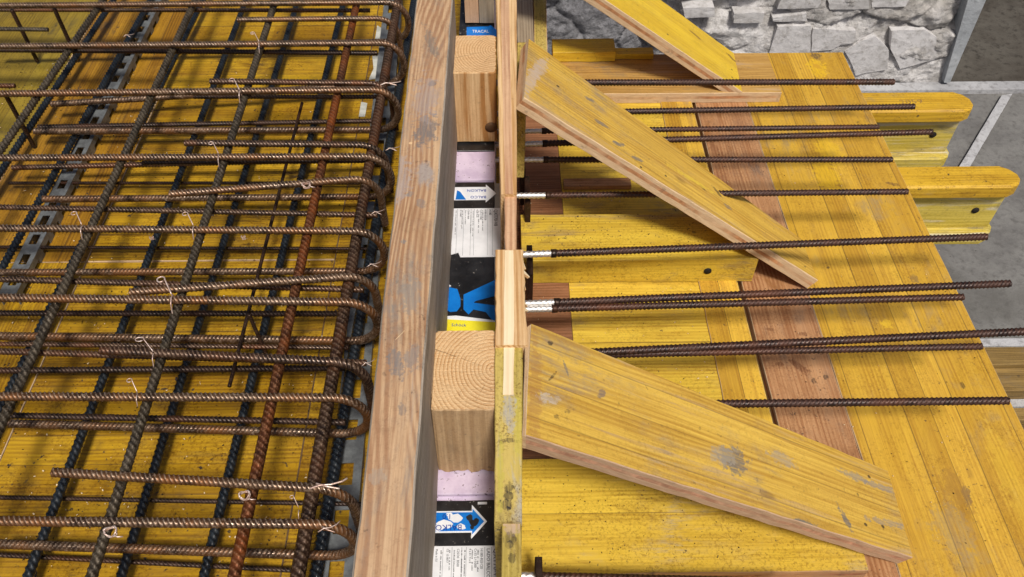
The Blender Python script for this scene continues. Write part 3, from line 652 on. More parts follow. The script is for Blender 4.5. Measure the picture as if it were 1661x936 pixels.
# ================================================================= SPACER POSTS, PLANK, EDGE STRIPS
def post(x0, x1, y0, y1, z0, z1, pith, mside, ca, cb, label, rough=False):
    bm = bmesh.new(); rs = random.Random(label); nn = 16; m = []
    cx, cy = (x0+x1)/2, (y0+y1)/2
    per = []; r = .004
    def side(a, b, k):
        return [(a[0]+(b[0]-a[0])*i/k, a[1]+(b[1]-a[1])*i/k) for i in range(k)]
    cs = [(x0+r, y0), (x1-r, y0), (x1, y0+r), (x1, y1-r), (x1-r, y1), (x0+r, y1), (x0, y1-r), (x0, y0+r)]
    for i in range(8): per += side(cs[i], cs[(i+1) % 8], nn if i % 2 == 0 else 2)
    lv = []
    for z, ins in ((z0, 0), (z0+(z1-z0)*.5, 0), (z1-.002, 0), (z1, .0015)):
        row = []
        for (x, y) in per:
            j = rs.uniform(-.0004, .0004); dz = rs.uniform(-.001, .008) if (rough and z == z0) else (rs.uniform(-.0008, .0003) if z == z1 else 0)
            row.append(bm.verts.new((x-cx+j-(ins if x > cx else -ins), y-cy+j-(ins if y > cy else -ins), z+dz-z0)))
        lv.append(row)
    n = len(per)
    for a_, b_ in zip(lv[:-1], lv[1:]):
        for i in range(n): bm.faces.new((a_[i], a_[(i+1) % n], b_[(i+1) % n], b_[i]))
    t = bm.faces.new(lv[-1]); bm.faces.new(lv[0][::-1]); t.material_index = 1
    bmesh.ops.recalc_face_normals(bm, faces=bm.faces)
    me = bpy.data.meshes.new('wood_block'); bm.to_mesh(me); bm.free()
    eg = endgrain('end grain '+label[:12], pith[0]-cx, pith[1]-cy, ca, cb)
    return tag(link('wood_block', me, [mside, eg], None, Matrix.Translation((cx, cy, z0))), label, 'wood block', 'squared timber blocks between plank and strip')
def vertwood(name, base, streak=.5):         # long grain running down local Z
    m = base.copy(); m.name = name; t = m.node_tree
    tc = [n for n in t.nodes if n.type == 'TEX_COORD'][0]
    mp = t.nodes.new('ShaderNodeMapping'); mp.inputs['Rotation'].default_value = (0, math.pi/2, 0)
    for l in list(tc.outputs['Object'].links):
        s_ = l.to_socket; t.links.remove(l); t.links.new(mp.outputs[0], s_)
    t.links.new(tc.outputs['Object'], mp.inputs[0])
    return m
M['sprucev'] = vertwood('fresh sawn spruce upright', wood('sawn spruce with broad grain', (.42, .20, .06), (.78, .54, .29), dirt=.05, speck=.3, knots=.3, cath=.8, grain=.5, ringw=.8, rough=.7)); M['sprucedv'] = vertwood('weathered spruce upright', M['spruced'])
M['greyv'] = vertwood('grey upright board', M['greyboard'])
yA, yB = P(750, 665, .395).y, P(750, 535, .395).y
px_ = P(800, 600, .395)
post(-.0965, -.0125, yA, yB, .2335, .395, (px_.x, px_.y), M['sprucedv'], (.80, .56, .31), (.50, .24, .08), 'squared timber block with clear growth rings beside the broken strip, weathered front', rough=True)
yA, yB = P(750, 118, .395).y, P(750, 57, .395).y; px_ = P(803, 80, .395)
b2_ = post(-.0975, -.0125, yA, yB, .2335, .395, (px_.x, px_.y), M['sprucev'], (.78, .53, .29), (.52, .27, .10), 'squared fresh timber block near the top with a knot low on its front')
kp = Vector((-.024, yA-.0006, .2335+.035))
o = sweep('knot', [(kp.x, kp.y-.0004, kp.z), (kp.x, kp.y+.004, kp.z)], .012, M['redbrown'], b2_, rib=0, n=18, step=.01)
# far pair of lamellae forming the third block
y3 = P(780, 37, .236).y
o = box('wood_block', P(755, 37, .236).x, P(777, 37, .236).x, y3, y3+.15, .235, .42, (M['spruced'], vertwood('brown upright lamella', M['stripA']))); tag(o, 'narrow brown upright block at the top edge beside the grey one', 'wood block')
o = box('wood_block', P(778, 37, .236).x, P(802, 37, .236).x, y3-.001, y3+.15, .235, .42, (M['spruced'], M['greyv'])); tag(o, 'narrow grey upright block at the top edge behind the light strip', 'wood block')

# big timber plank
ZB = .49
pl = slab('timber_plank', (P(678, -22, ZB), P(736, -22, ZB), P(566, 985, ZB), P(658, 985, ZB)), .255, (M['plank'], M['plankside']), jit=.0008, bev=.0022)
tag(pl, 'long weathered orange brown plank on edge between reinforcement and insulation', 'plank')
a = P(643, 549, ZB+.001); b = P(656, 536, ZB+.001); d_ = Vector((.0016, .0016, 0))
o = slab('wood_splinter', (a-d_, a+d_, b-d_*.3, b+d_*.3), .0009, (M['white'], M['white'])); tag(o, 'tiny pale wood splinter lying on top of the long plank', 'splinter')

ZS = .40
def strip(name, L, R, mats, label, z=ZS, hh=.17, **k):
    (ul0, v0), (ul1, v1) = L; (ur0, _), (ur1, _) = R     # 0 = far, 1 = near
    o = slab(name, (P(ul0, v0, z), P(ur0, v0, z), P(ul1, v1, z), P(ur1, v1, z)), hh, mats, **k)
    return tag(o, label, 'wooden strip')
def core(parent, u00, u01, u10, u11, v0, v1, mat, z):
    return slab('core_layer', (P(u00, v0, z), P(u01, v0, z), P(u10, v1, z), P(u11, v1, z)), .0012, (mat, mat), parent, bev=.0003, jit=.0005)
s1 = strip('edge_board', ((804, -40), (812, 315)), ((838, -40), (838, 315)), (M['spruce'], M['spruce']), 'long light edge board with reddish core running to the top of the picture')
core(s1, 811, 825, 819, 832, -40, 314, M['stripA'], ZS+.001)
s2 = strip('edge_board', ((818, 316), (819, 406)), ((838, 316), (837, 406)), (M['stripA'], M['stripA']), 'short reddish brown edge board between the long light one and the broken one', z=ZS-.006)
s3 = strip('edge_board', ((804, 405), (803, 560)), ((848, 405), (856, 560)), (M['spruce'], M['spruce']), 'broken light edge board with pale core and a splintered right side', z=ZS+.006, jit=.0012, seg=.012)
core(s3, 819, 833, 817, 834, 406, 559, M['white'], ZS+.0072)
s4 = strip('edge_board', ((803, 561), (803, 846)), ((848, 561), (847, 846)), (M['stripold'], M['stripold']), 'old mottled yellow grey edge board between the timber block and the big brace', jit=.001)
core(s4, 817, 834, 816, 833, 562, 640, M['white'], ZS+.001)
s5 = strip('edge_board', ((815, 847), (814, 960)), ((846, 847), (846, 960)), (M['stripold'], M['stripold']), 'lowest dark mottled edge board at the bottom beside the white label', z=ZS-.006, jit=.001)
# splinters on the broken board
for (u, v, u2, v2) in ((848, 412, 850, 448), (849, 440, 859, 449), (849, 452, 853, 470), (850, 490, 856, 497), (849, 500, 857, 504), (848, 425, 853, 436)):
    a, b = P(u, v, ZS), P(u2, v2, ZS-.01); d_ = Vector((0, .004, 0))
    slab('splinter', (a+d_, a-d_, b+d_*.2, b-d_*.2), .004, (M['white'], M['spruce']), s3, bev=.0002, jit=.0008, seg=.006)
# boards beyond the strips at the top
o = slab('grey_plank', (P(838, -60, .15), P(862, -60, .15), P(839, 68, .15), P(866, 68, .15)), .14, (M['greyboard'], M['greyboard'])); tag(o, 'grey brown plank between the light edge board and the yellow one near the wall', 'plank')
o = slab('yellow_plank', (P(864, -60, .14), P(885, -60, .14), P(867, 84, .14), P(888, 84, .14)), .13, (M['stripold'], M['stripA'])); tag(o, 'olive yellow upright plank edge with a knot in front of the dark wall', 'plank')
o = slab('mottled_strip', (P(839, 69, .33), P(855, 69, .33), P(838.5, 160, .33), P(852, 160, .33)), .2, (M['stripold'], M['stripold'])); tag(o, 'mottled yellow strip squeezed between the light edge board and the middle brace', 'wooden strip')

# ================================================================= BRACES
def brace(pts, mat, label, edge='ply', T=.03, **k):
    o = slab('brace_board', pts, T, (M[mat], M[edge]), jit=.0009, **k); return tag(o, label, 'brace board', 'slanted braces of the edge form')
b3 = brace((P(862, 524, .40), P(851, 706, .40), P(1440, 763, .032), P(1481, 905, .032)), 'brace', 'big lower brace board slanting from the mottled strip down to the deck', edge='plyb')
b1 = brace((P(858, 62, .40), P(850, 158, .40), P(1300, 388, .032), P(1327, 455, .032)), 'brace', 'middle brace board slanting across the yellow timber')
b2 = brace((P(868, -150, .39), P(850, -88, .39), P(1190, 86, .033), P(1204, 149, .033)), 'brace_y', 'bright yellow brace board at the top in front of the rubble wall')
# end face boards of the braces
o = slab('end_strip', (P(853, 532, .403), P(861, 526, .403), P(847, 706, .403), P(853, 708, .403)), .03, (M['spruced'], M['ply'])); o.parent = b3; o.matrix_parent_inverse = b3.matrix_basis.inverted()
GR, DK, BR, WT, TN = (.15, .14, .13), (.03, .024, .02), (.16, .06, .025), (.52, .49, .46), (.50, .38, .28)
stain(b3, [(1190, 745, .030, .022, .3, GR, .9), (1172, 738, .03, .016, .4, (.36, .31, .24), .7), (1303, 851, .026, .007, .1, GR, .95), (1372, 844, .022, .006, -1.1, GR, .95),
           (1430, 790, .05, .006, .05, (.25, .22, .2), .8), (1440, 848, .05, .006, .1, (.25, .22, .2), .7), (1385, 772, .03, .008, 0, (.25, .23, .2), .8),
           (976, 638, .010, .005, 1., (.17, .13, .12), .9), (892, 557, .006, .004, .8, DK, .9), (903, 676, .005, .004, 0, DK, .9), (897, 610, .010, .002, 1., DK, .8), (918, 598, .016, .002, 1.9, GR, .8),
           (888, 645, .020, .008, 0, WT, .6), (1410, 773, .004, .003, 0, DK, .9), (1392, 803, .005, .003, 0, DK, .9), (1404, 851, .004, .003, 0, DK, .9), (1432, 854, .004, .003, 0, DK, .9),
           (1270, 745, .03, .012, 0, (.36, .30, .22), .7), (868, 640, .010, .09, 0, (.36, .17, .05), .6), (1484, 888, .006, .006, 0, GR, .7)])
stain(b1, [(1004, 233, .014, .006, .5, GR, .95), (1035, 258, .018, .005, .3, GR, .85), (957, 162, .012, .005, .2, GR, .8), (976, 200, .018, .005, .2, GR, .8), (1225, 327, .026, .007, .0, (.30, .28, .24), .9),
           (1165, 313, .018, .004, -.6, DK, .8), (1140, 305, .010, .003, -.5, DK, .8), (1180, 335, .012, .005, 0, GR, .8), (875, 112, .05, .014, 1.45, TN, .9), (862, 130, .06, .012, 1.5, TN, .9), (1120, 290, .06, .006, .1, (.74, .52, .05), .8),
           (905, 140, .004, .003, 0, DK, .9), (1040, 271, .003, .003, 0, DK, .9), (1080, 285, .003, .003, 0, DK, .9), (1305, 433, .003, .002, 0, DK, .9), (1284, 371, .004, .002, 0, DK, .9), (1220, 395, .06, .012, .2, (.42, .28, .12), .6)])
stain(b2, [(1130, 58, .024, .005, -.2, (.20, .09, .03), .9), (1186, 92, .02, .005, -.4, (.12, .05, .02), .9), (1083, 56, .003, .003, 0, DK, .9), (1187, 113, .003, .003, 0, DK, .9), (1187, 126, .003, .003, 0, DK, .9)])
stain(pl, [(690, 210, .040, .018, 0, (.17, .155, .15), .9), (700, 70, .05, .008, .25, (.20, .17, .14), .8), (668, 478, .030, .014, 0, (.27, .235, .20), .8), (640, 590, .022, .009, .2, (.20, .18, .17), .9), (668, 580, .02, .009, 0, (.22, .20, .19), .7),
           (683, 330, .010, .007, 0, (.22, .19, .17), .7), (665, 315, .006, .005, 0, (.2, .2, .2), .8), (655, 392, .006, .004, 0, (.2, .2, .2), .8), (652, 665, .008, .005, 0, (.2, .17, .15), .7), (614, 775, .012, .010, 0, (.36, .30, .24), .6),
           (702, 136, .008, .007, 0, (.12, .11, .11), .8), (666, 232, .003, .003, 0, (.8, .55, .3), .8), (645, 290, .05, .02, 0, (.38, .33, .31), .7), (690, 160, .06, .02, 0, (.36, .30, .28), .6)])
stain(s4, [(820, 715, .004, .014, 0, DK, .7), (826, 790, .007, .006, 0, DK, .8), (824, 805, .006, .006, 0, DK, .8), (822, 818, .007, .006, .4, DK, .8), (840, 690, .05, .005, 0, (.55, .46, .08), .8), (826, 668, .03, .009, 0, (.42, .40, .36), .8), (812, 760, .06, .004, 0, (.52, .44, .07), .7)])
stain(s5, [(832, 855, .010, .013, 0, (.50, .36, .27), .9), (828, 876, .010, .008, 0, DK, .7), (828, 905, .006, .005, 0, DK, .7)])
o_ = bpy.data.objects['formwork_board']
stain(o_, [(1324, 92, .018, .014, 0, (.10, .07, .04), .9), (1326, 110, .045, .024, 0, (.74, .46, .02), .95), (1325, 108, .014, .012, 0, (.52, .27, .03), .8), (1345, 245, .05, .03, 0, (.76, .48, .02), .7), (1340, 285, .06, .03, 0, (.76, .48, .02), .7),
           (1568, 806, .022, .007, -.2, (.12, .09, .07), .85), (1552, 800, .05, .02, 0, (.36, .19, .03), .7), (1447, 298, .016, .006, 1.2, (.12, .06, .03), .8), (1546, 860, .05, .03, 0, (.33, .24, .12), .55), (1640, 780, .10, .02, 0, (.78, .52, .05), .35),
           (1440, 483, .008, .02, 0, (.18, .11, .05), .7), (1562, 626, .007, .004, 0, DK, .8), (1438, 525, .012, .012, 0, (.78, .5, .03), .8), (1484, 452, .012, .008, 0, (.18, .12, .06), .7)])
o_ = bpy.data.objects['spruce_board']
stain(o_, [(1266, 592, .008, .008, 0, BR, .95), (1298, 596, .022, .008, .7, BR, .95), (1339, 612, .005, .005, 0, DK, .8), (1250, 534, .010, .004, 1.5, BR, .7), (1303, 542, .010, .005, 1.5, BR, .8), (1320, 618, .006, .004, 0, DK, .8), (1192, 215, .02, .012, 0, BR, .6), (1158, 240, .02, .01, 0, BR, .6)])

# ================================================================= BARS LEFT OF THE PLANK
ZT, ZM, ZL, ZK, ZN = .171, .137, .058, .039, .022        # top mesh, middle, lower legs, black bars, thin bars
def ext(u0, v0, u1, v1, z, back=0., fwd=0.):
    a, b = P(u0, v0, z), P(u1, v1, z); d = (b-a).normalized(); return a-d*back, b+d*fwd
def arc(c, r, a0, a1, ax, n=7):
    return [c+ax*(r*math.cos(a0+(a1-a0)*i/n))+Vector((0, 0, r*math.sin(a0+(a1-a0)*i/n))) for i in range(n+1)]
def ubar(u0, v0, u1, v1, low, mat, r, label, xe=-.232, z=ZT, off=False, zl=ZL, back=0., rb=.054, group='bent stirrup bars'):
    """upper leg, bend down at the plank, optional lower leg returning to low=(u,v)"""
    a, b = P(u0, v0, z), P(u1, v1, z); d = (b-a).normalized(); a = a-d*back
    t = (xe-rb-a.x)/d.x; s_ = a+d*t
    c_ = s_-Vector((0, 0, rb)); pts = [a]+arc(c_, rb, math.pi/2, 0, d, 9)
    end = pts[-1]
    if low is not None:
        lp = P(low[0], low[1], zl); zc = zl+rb
        lo_dir = Vector((-1, 0, 0)); 
        foot = Vector((end.x, end.y, zc)); 
        e2_ = Vector((end.x-rb, end.y, zl)); dl = (lp-e2_); back_dir = dl.normalized()
        pts.append(foot)
        c2 = foot+Vector((back_dir.x, back_dir.y, 0)).normalized()*rb
        ax = -Vector((back_dir.x, back_dir.y, 0)).normalized()
        pts += arc(c2, rb, 0, -math.pi/2, ax, 9)[1:]
        pts.append(lp)
    else:
        pts.append(Vector((end.x, end.y, ZL-.02)))
    o = sweep('stirrup_bar', pts, r, M[mat], pitch=.0074, rib=.0020, skew=1.0)
    return tag(o, label, 'rebar', group)
def sbar(u0, v0, u1, v1, z, mat, r, label, back=0., fwd=0., pitch=.0072, rib=.0018, name='straight_bar', group='straight bars of the grid', skew=1.0):
    a, b = ext(u0, v0, u1, v1, z, back, fwd)
    return tag(sweep(name, [a, b], r, M[mat], pitch=pitch, rib=rib, skew=skew), label, 'rebar', group)
R6 = .0074
ubar(0, 9, 600, 4, (-10, 80), 'rust_light', R6, 'topmost long stirrup bar with a bright upper leg at the top edge', back=.12, xe=-.245)
ubar(0, 75, 600, 70, (83, 169), 'rust_light', R6, 'second long stirrup bar from the top, brown, passing under the first wire loops', back=.12, xe=-.243)
ubar(0, 152, 600, 146, (56, 213), 'rust_light', R6+.0005, 'third long stirrup bar from the top, orange brown', back=.12, xe=-.243)
ubar(0, 256, 590, 254, (70, 323), 'rust_light', R6, 'fourth long stirrup bar from the top, light brown upper leg', back=.12, xe=-.240)
ubar(0, 370, 575, 375, (-12, 442), 'rust_light', R6-.0002, 'fifth long stirrup bar from the top, light brown, at mid height of the grid', back=.12, xe=-.236)
ubar(0, 483, 550, 490, (-12, 545), 'rust_light', R6+.0004, 'sixth long stirrup bar from the top with a shiny line along its upper leg', back=.12, xe=-.232)
ubar(0, 643, 520, 645, (-12, 686), 'rust_light', R6, 'second long stirrup bar from the bottom, grey brown and shiny', back=.12, xe=-.230)
ubar(0, 845, 500, 850, (-12, 882), 'rust_light', R6, 'lowest long stirrup bar with a brown upper leg near the bottom edge', back=.12, xe=-.228)
g2 = 'short lapping bars with a bend'
ubar(385, 32, 600, 30, None, 'rust_light', R6-.0008, 'short bent bar nearest the top edge', xe=-.262, group=g2)
ubar(341, 132, 600, 135, None, 'rust', R6-.0006, 'short bent bar starting left of the upper wire loops, second of the short ones', xe=-.258, group=g2)
ubar(300, 232, 590, 235, None, 'rust', R6-.0004, 'short bent bar just above the fourth long stirrup bar', xe=-.252, group=g2)
ubar(275, 315, 560, 292, None, 'rust_light', R6-.0002, 'short bent bar rising to the right with a wire twist in its middle', xe=-.255, group=g2, z=ZT+.001)
ubar(211, 474, 560, 449, None, 'rust_light', R6, 'short bent bar rising to the right just above the sixth long stirrup bar', xe=-.240, group=g2, z=ZT+.003)
ubar(164, 568, 530, 586, None, 'rust', R6+.0006, 'thick brown short bent bar falling to the right below mid height', xe=-.236, group=g2, z=ZT+.004)
ubar(86, 766, 505, 791, None, 'rust_light', R6, 'short bent bar near the bottom left starting beside a black bar', xe=-.234, group=g2)
gm = 'bars tied under the upper layer'
for (u0, v0, u1, v1, z, m, r, bk, lb) in (
    (0, 16, 600, 17, ZM, 'rust', .0052, .12, 'thin brown bar just under the topmost stirrup bar'),
    (0, 81, 612, 86, ZM, 'rust_dark', .0062, .12, 'dark bar tucked under the second long stirrup bar'),
    (385, 157, 612, 157, ZM, 'rust', .0050, .1, 'thin ribbed bar just under the third long stirrup bar'),
    (0, 336, 612, 349, ZM, 'rust', .0058, .12, 'brown bar above the fifth long stirrup bar running under the grey bars'),
    (0, 453, 590, 470, ZM, 'rust', .0060, .12, 'ribbed brown bar above the sixth long stirrup bar'),
    (0, 570, 594, 589, ZM, 'rust', .0060, .12, 'shiny ribbed bar beside the thick brown short bent bar'),
    (18, 674, 560, 685, ZM-.03, 'rust_dark', .0056, 0, 'dark bar below the second lowest long stirrup bar'),
    (385, 262, 600, 260, ZM, 'rust_dark', .0060, .2, 'dark bar hidden under the fourth long stirrup bar'),
    (20, 272, 600, 258, ZL, 'rust', .0062, 0, 'dark brown lower bar with a cut end left below the fourth stirrup bar'),
    (55, 206, 612, 196, ZL, 'rust_dark', .0058, -.01, 'dark red lower bar doubled with the leg of the third stirrup'),
    (0, 508, 565, 509, ZL+.004, 'rust_dark', .0060, .12, 'dark brown lower bar just under the sixth stirrup bar'),
    (0, 558, 565, 564, ZL+.002, 'rust', .0048, .12, 'reddish lower bar just above the thick brown short bar'),
    (0, 601, 560, 597, ZL, 'rust_dark', .0062, .12, 'dark reddish lower bar below the thick brown short bar'),
    (0, 900, 475, 925, ZN, 'rust_dark', .0040, .12, 'thin dark bar close to the bottom left edge')):
    sbar(u0, v0, u1, v1, z, m, r, lb, back=bk, group=gm)
for (u0, v0, u1, v1, lb) in ((15, 297, 600, 297, 'thin dark bottom bar whose left end bends up at the picture edge'), (0, 401, 632, 404, 'thin black bottom bar at mid height'),
                            (0, 546, 600, 553, 'thin black bottom bar below mid height'), (0, 807, 590, 818, 'thin black bottom bar near the bottom edge')):
    sbar(u0, v0, u1, v1, ZN, 'rust_dark', .0040, lb, back=.0 if u0 else .12, pitch=.006, rib=.0008, group='thin dark bottom bars')
sbar(0, 47, 78, 48, ZT, 'grey', .0052, 'short grey bar end at the upper left edge', back=.15); sbar(0, 139, 24, 139, ZT, 'rust', .0056, 'short brown bar end at the left edge below the first', back=.15)
# upright legs at upper left
for (u, v, lb, ex) in ((19, 16, 'leftmost dark upright bar between the two top stirrups', 0), (88, 14, 'second dark upright bar at the upper left', 0), (8, 152, 'dark upright bar below the third stirrup at the left edge', 0)):
    a = P(u, v, ZT-.012); sweep_o = sweep('upright_bar', [a, Vector((a.x, a.y, .006))], .0052, M['rust_dark'], pitch=.008, rib=.0008)
    tag(sweep_o, lb, 'rebar', 'upright bars in the upper left corner')
# bars running away from the camera
def ybar(pa, pb, z, mat, r, label, va=-60, vb=1010, pitch=.0112, rib=.0028, group='bars running away from the camera', name='long_bar', skew=-.85):
    a, b = P(*pa, z), P(*pb, z); d = b-a
    y0 = P(500, vb, z).y if vb else b.y; y1 = P(500, va, z).y if va else a.y
    A = a+d*((y1-a.y)/d.y); Bp = a+d*((y0-a.y)/d.y)
    o = sweep(name, [Bp, A], r, M[mat], pitch=pitch, rib=rib, step=.0017, skew=skew)
    return tag(o, label, 'rebar', group)
ZY = .155
ybar((154, 20), (5, 238), ZY, 'grey', .0082, 'leftmost grey long bar of the upper layer')
ybar((310, 15), (103, 468), ZY, 'grey', .0082, 'grey brown long bar running down to the left edge, second from the left')
ybar((420, 85), (149, 934), ZY, 'grey', .0082, 'grey brown long bar in the middle of the grid with wire loops')
ybar((577, 13), (380, 934), ZY-.001, 'rust_orange', .0090, 'orange rusted long bar with coarse ribs')
ybar((641, 26), (483, 934), ZY-.002, 'rust', .0105, 'thickest dark brown long bar along the stirrup bends')
ybar((668, 26), (512, 934), ZK+.004, 'black', .0105, 'black long bar just right of the thickest brown one')
gb = 'black coated long bars of the lower layer'
ybar((171, 20), (28, 238), ZK+.002, 'black', .0080, 'leftmost black coated bar close beside the leftmost grey one', group=gb)
ybar((231, 23), (5, 432), ZK, 'black', .0080, 'black coated bar left of the slotted channel', group=gb)
ybar((322, 15), (12, 640), ZK, 'black', .0080, 'black coated bar running close under the second grey bar', group=gb)
ybar((390, 25), (46, 934), ZK, 'black', .0080, 'black coated bar reaching the bottom edge farthest left', group=gb)
ybar((472, 38), (197, 934), ZK, 'black', .0080, 'black coated bar reaching the bottom edge beside the middle grey bar', group=gb)
ybar((549, 38), (331, 934), ZK, 'black', .0080, 'black coated bar reaching the bottom edge left of the orange one', group=gb)
ybar((490, 167), (372, 627), ZL+.014, 'rust_dark', .0036, 'thin dark brown rod with a free end in the middle of the grid', va=None, vb=None, pitch=.006, rib=.0006)
a, b = P(404, 510, .135), P(434, 580, .03); tag(sweep('upright_bar', [a, b], .0036, M['rust_dark'], pitch=.006, rib=.0006), 'short slanting dark rod left of the orange bar', 'rebar')

# slotted galvanised channels on the boards
def channel(pa, pb, w, label, y0=None, y1=None, slot=.03, gap=.028, hh=.028):
    a, b = P(*pa, hh), P(*pb, hh); d = (a-b).normalized(); n_ = Vector((d.y, -d.x, 0))
    root = bpy.data.objects.new('slotted_channel', None); col.objects.link(root); root.location = (b.x, b.y, 0); bpy.context.view_layer.update()
    L = (a-b).length; bm = bmesh.new(); t = 0
    def quadbox(s0, s1, w0, w1, z0, z1):
        vs = [bm.verts.new(Vector((b.x, b.y, 0))+d*s+n_*w_+Vector((0, 0, z))) for s, w_, z in
              [(s0, w0, z0), (s1, w0, z0), (s1, w1, z0), (s0, w1, z0), (s0, w0, z1), (s1, w0, z1), (s1, w1, z1), (s0, w1, z1)]]
        for f in ((0, 1, 2, 3), (4, 5, 6, 7), (0, 1, 5, 4), (1, 2, 6, 5), (2, 3, 7, 6), (3, 0, 4, 7)): bm.faces.new([vs[i] for i in f])
    e = w*.27
    quadbox(0, L, -w/2, -w/2+e, hh-.002, hh); quadbox(0, L, w/2-e, w/2, hh-.002, hh)
    while t < L-.01:
        quadbox(t, min(L, t+gap), -w/2+e, w/2-e, hh-.002, hh); t += gap+slot
    bmesh.ops.recalc_face_normals(bm, faces=bm.faces)
    me = bpy.data.meshes.new('slotted_top'); bm.to_mesh(me); bm.free(); link('slotted_top', me, [M['zinc']], root)
    for s_ in (-1, 1):
        bm = bmesh.new(); w0 = s_*w/2; t = 0
        while t < L-.01:
            quadbox(t, min(L, t+gap*.8), w0, w0-s_*.002, .0, hh-.002); quadbox(t+gap*.8, min(L, t+gap+slot), w0, w0-s_*.002, .012, hh-.002); t += gap+slot
        bmesh.ops.recalc_face_normals(bm, faces=bm.faces)
        me = bpy.data.meshes.new('side_flange'); bm.to_mesh(me); bm.free(); link('side_flange', me, [M['zinc']], root)
    return tag(root, label, 'slotted channel', 'slotted metal channels on the boards')
channel((262, -20), (10, 480), .036, 'grey slotted metal channel between the black bars at the left')
channel((640, -20), (538, 1000), .052, 'wide grey slotted metal channel beside the long plank', slot=.042, gap=.045, hh=.022)

# white tape remnants on the board at the top
for k, (L_, lb) in enumerate((([(604, 92), (618, 90), (616, 128), (598, 130), (606, 112)], 'torn white tape patch between the second and third stirrup bars'),
                            ([(612, 42), (622, 48), (618, 68), (608, 68)], 'small torn white tape patch near the top beside the thickest bar'),
                            ([(586, 166), (596, 168), (592, 190), (582, 190)], 'small white smear below the third stirrup bar'))):
    q = [(P(u, v, 0).x, P(u, v, 0).y) for u, v in L_]
    o = flat('tape_patch', q, .0016, M['paint'], None); tag(o, lb, 'tape')

# tie wires
def wire(u, v, kind, label, z=ZT+.008, s=1.0, mirror=1, rot=0.):
    c_ = P(u, v, z); rs = random.Random(int(u*7+v)); s *= .85; r = .0013*s; pts = []
    if kind == 'loop':      # down strand across the bar then curl
        raw = [(0, .012, -.02), (0, .008, .0), (.001, -.002, .003), (.002, -.012, .0), (.001, -.02, -.02)]
        pts1 = [c_+Vector(p)*s for p in raw]
        tail = [c_+Vector((0, .006, .003))]
        L_ = .034*s
        for i in range(1, 9):
            t = i/8; tail.append(c_+Vector((-mirror*L_*.45*t, .006+L_*t*.75, .004+.010*t)))
        e = tail[-1]
        for i in range(1, 13):
            a_ = i/12*2*math.pi*.9; tail.append(e+Vector((-mirror*.0065*s*(1-math.cos(a_)), .0065*s*math.sin(a_), .001*i/12)))
        segs = [pts1, tail]
    elif kind == 'knot':
        segs = []
        for k in range(3):
            q = []
            for i in range(15):
                a_ = i/14*2*math.pi*1.1+k*1.3
                q.append(c_+Vector((.011*s*math.cos(a_)*rs.uniform(.8, 1.1), .009*s*math.sin(a_), .004*math.sin(a_*2+k))))
            segs.append(q)
        segs.append([c_+Vector((.006, -.006, .002)), c_+Vector((.016, -.012, .004))*s, c_+Vector((.024, -.010, .0))*s])
    else:                   # strand
        segs = [[c_+Vector((-.022*s, -.004, .003)), c_+Vector((-.008*s, 0, .006)), c_+Vector((.006*s, .002, .004)), c_+Vector((.02*s, .008, .002)), c_+Vector((.026*s, .014, 0))],
                [c_+Vector((-.014*s, .004, .004)), c_+Vector((0, -.002, .006)), c_+Vector((.018*s, -.004, .002))]]
    root = None
    # join strands into one mesh
    Vs = []; Qs = []; base = 0
    allo = [sweep('w', [Vector(p) for p in sg], r, M['wire'], rib=0, n=8, step=.003) for sg in segs]
    for o in allo:
        me = o.data; vv = np.zeros(len(me.vertices)*3, dtype=np.float32); me.vertices.foreach_get('co', vv); vv = vv.reshape(-1, 3)+np.array(o.matrix_basis.translation)
        Q = np.array([tuple(p.vertices) for p in me.polygons])
        Vs.append(vv); Qs.append(Q+base); base += len(vv)
        bpy.data.objects.remove(o); bpy.data.meshes.remove(me)
    V = np.vstack(Vs)-np.array(c_)
    o = link('tie_wire', mesh_np('tie_wire', V, np.vstack(Qs), True), [M['wire']], None, Matrix.Translation(c_))
    return tag(o, label, 'tie wire', 'wire ties at the bar crossings')
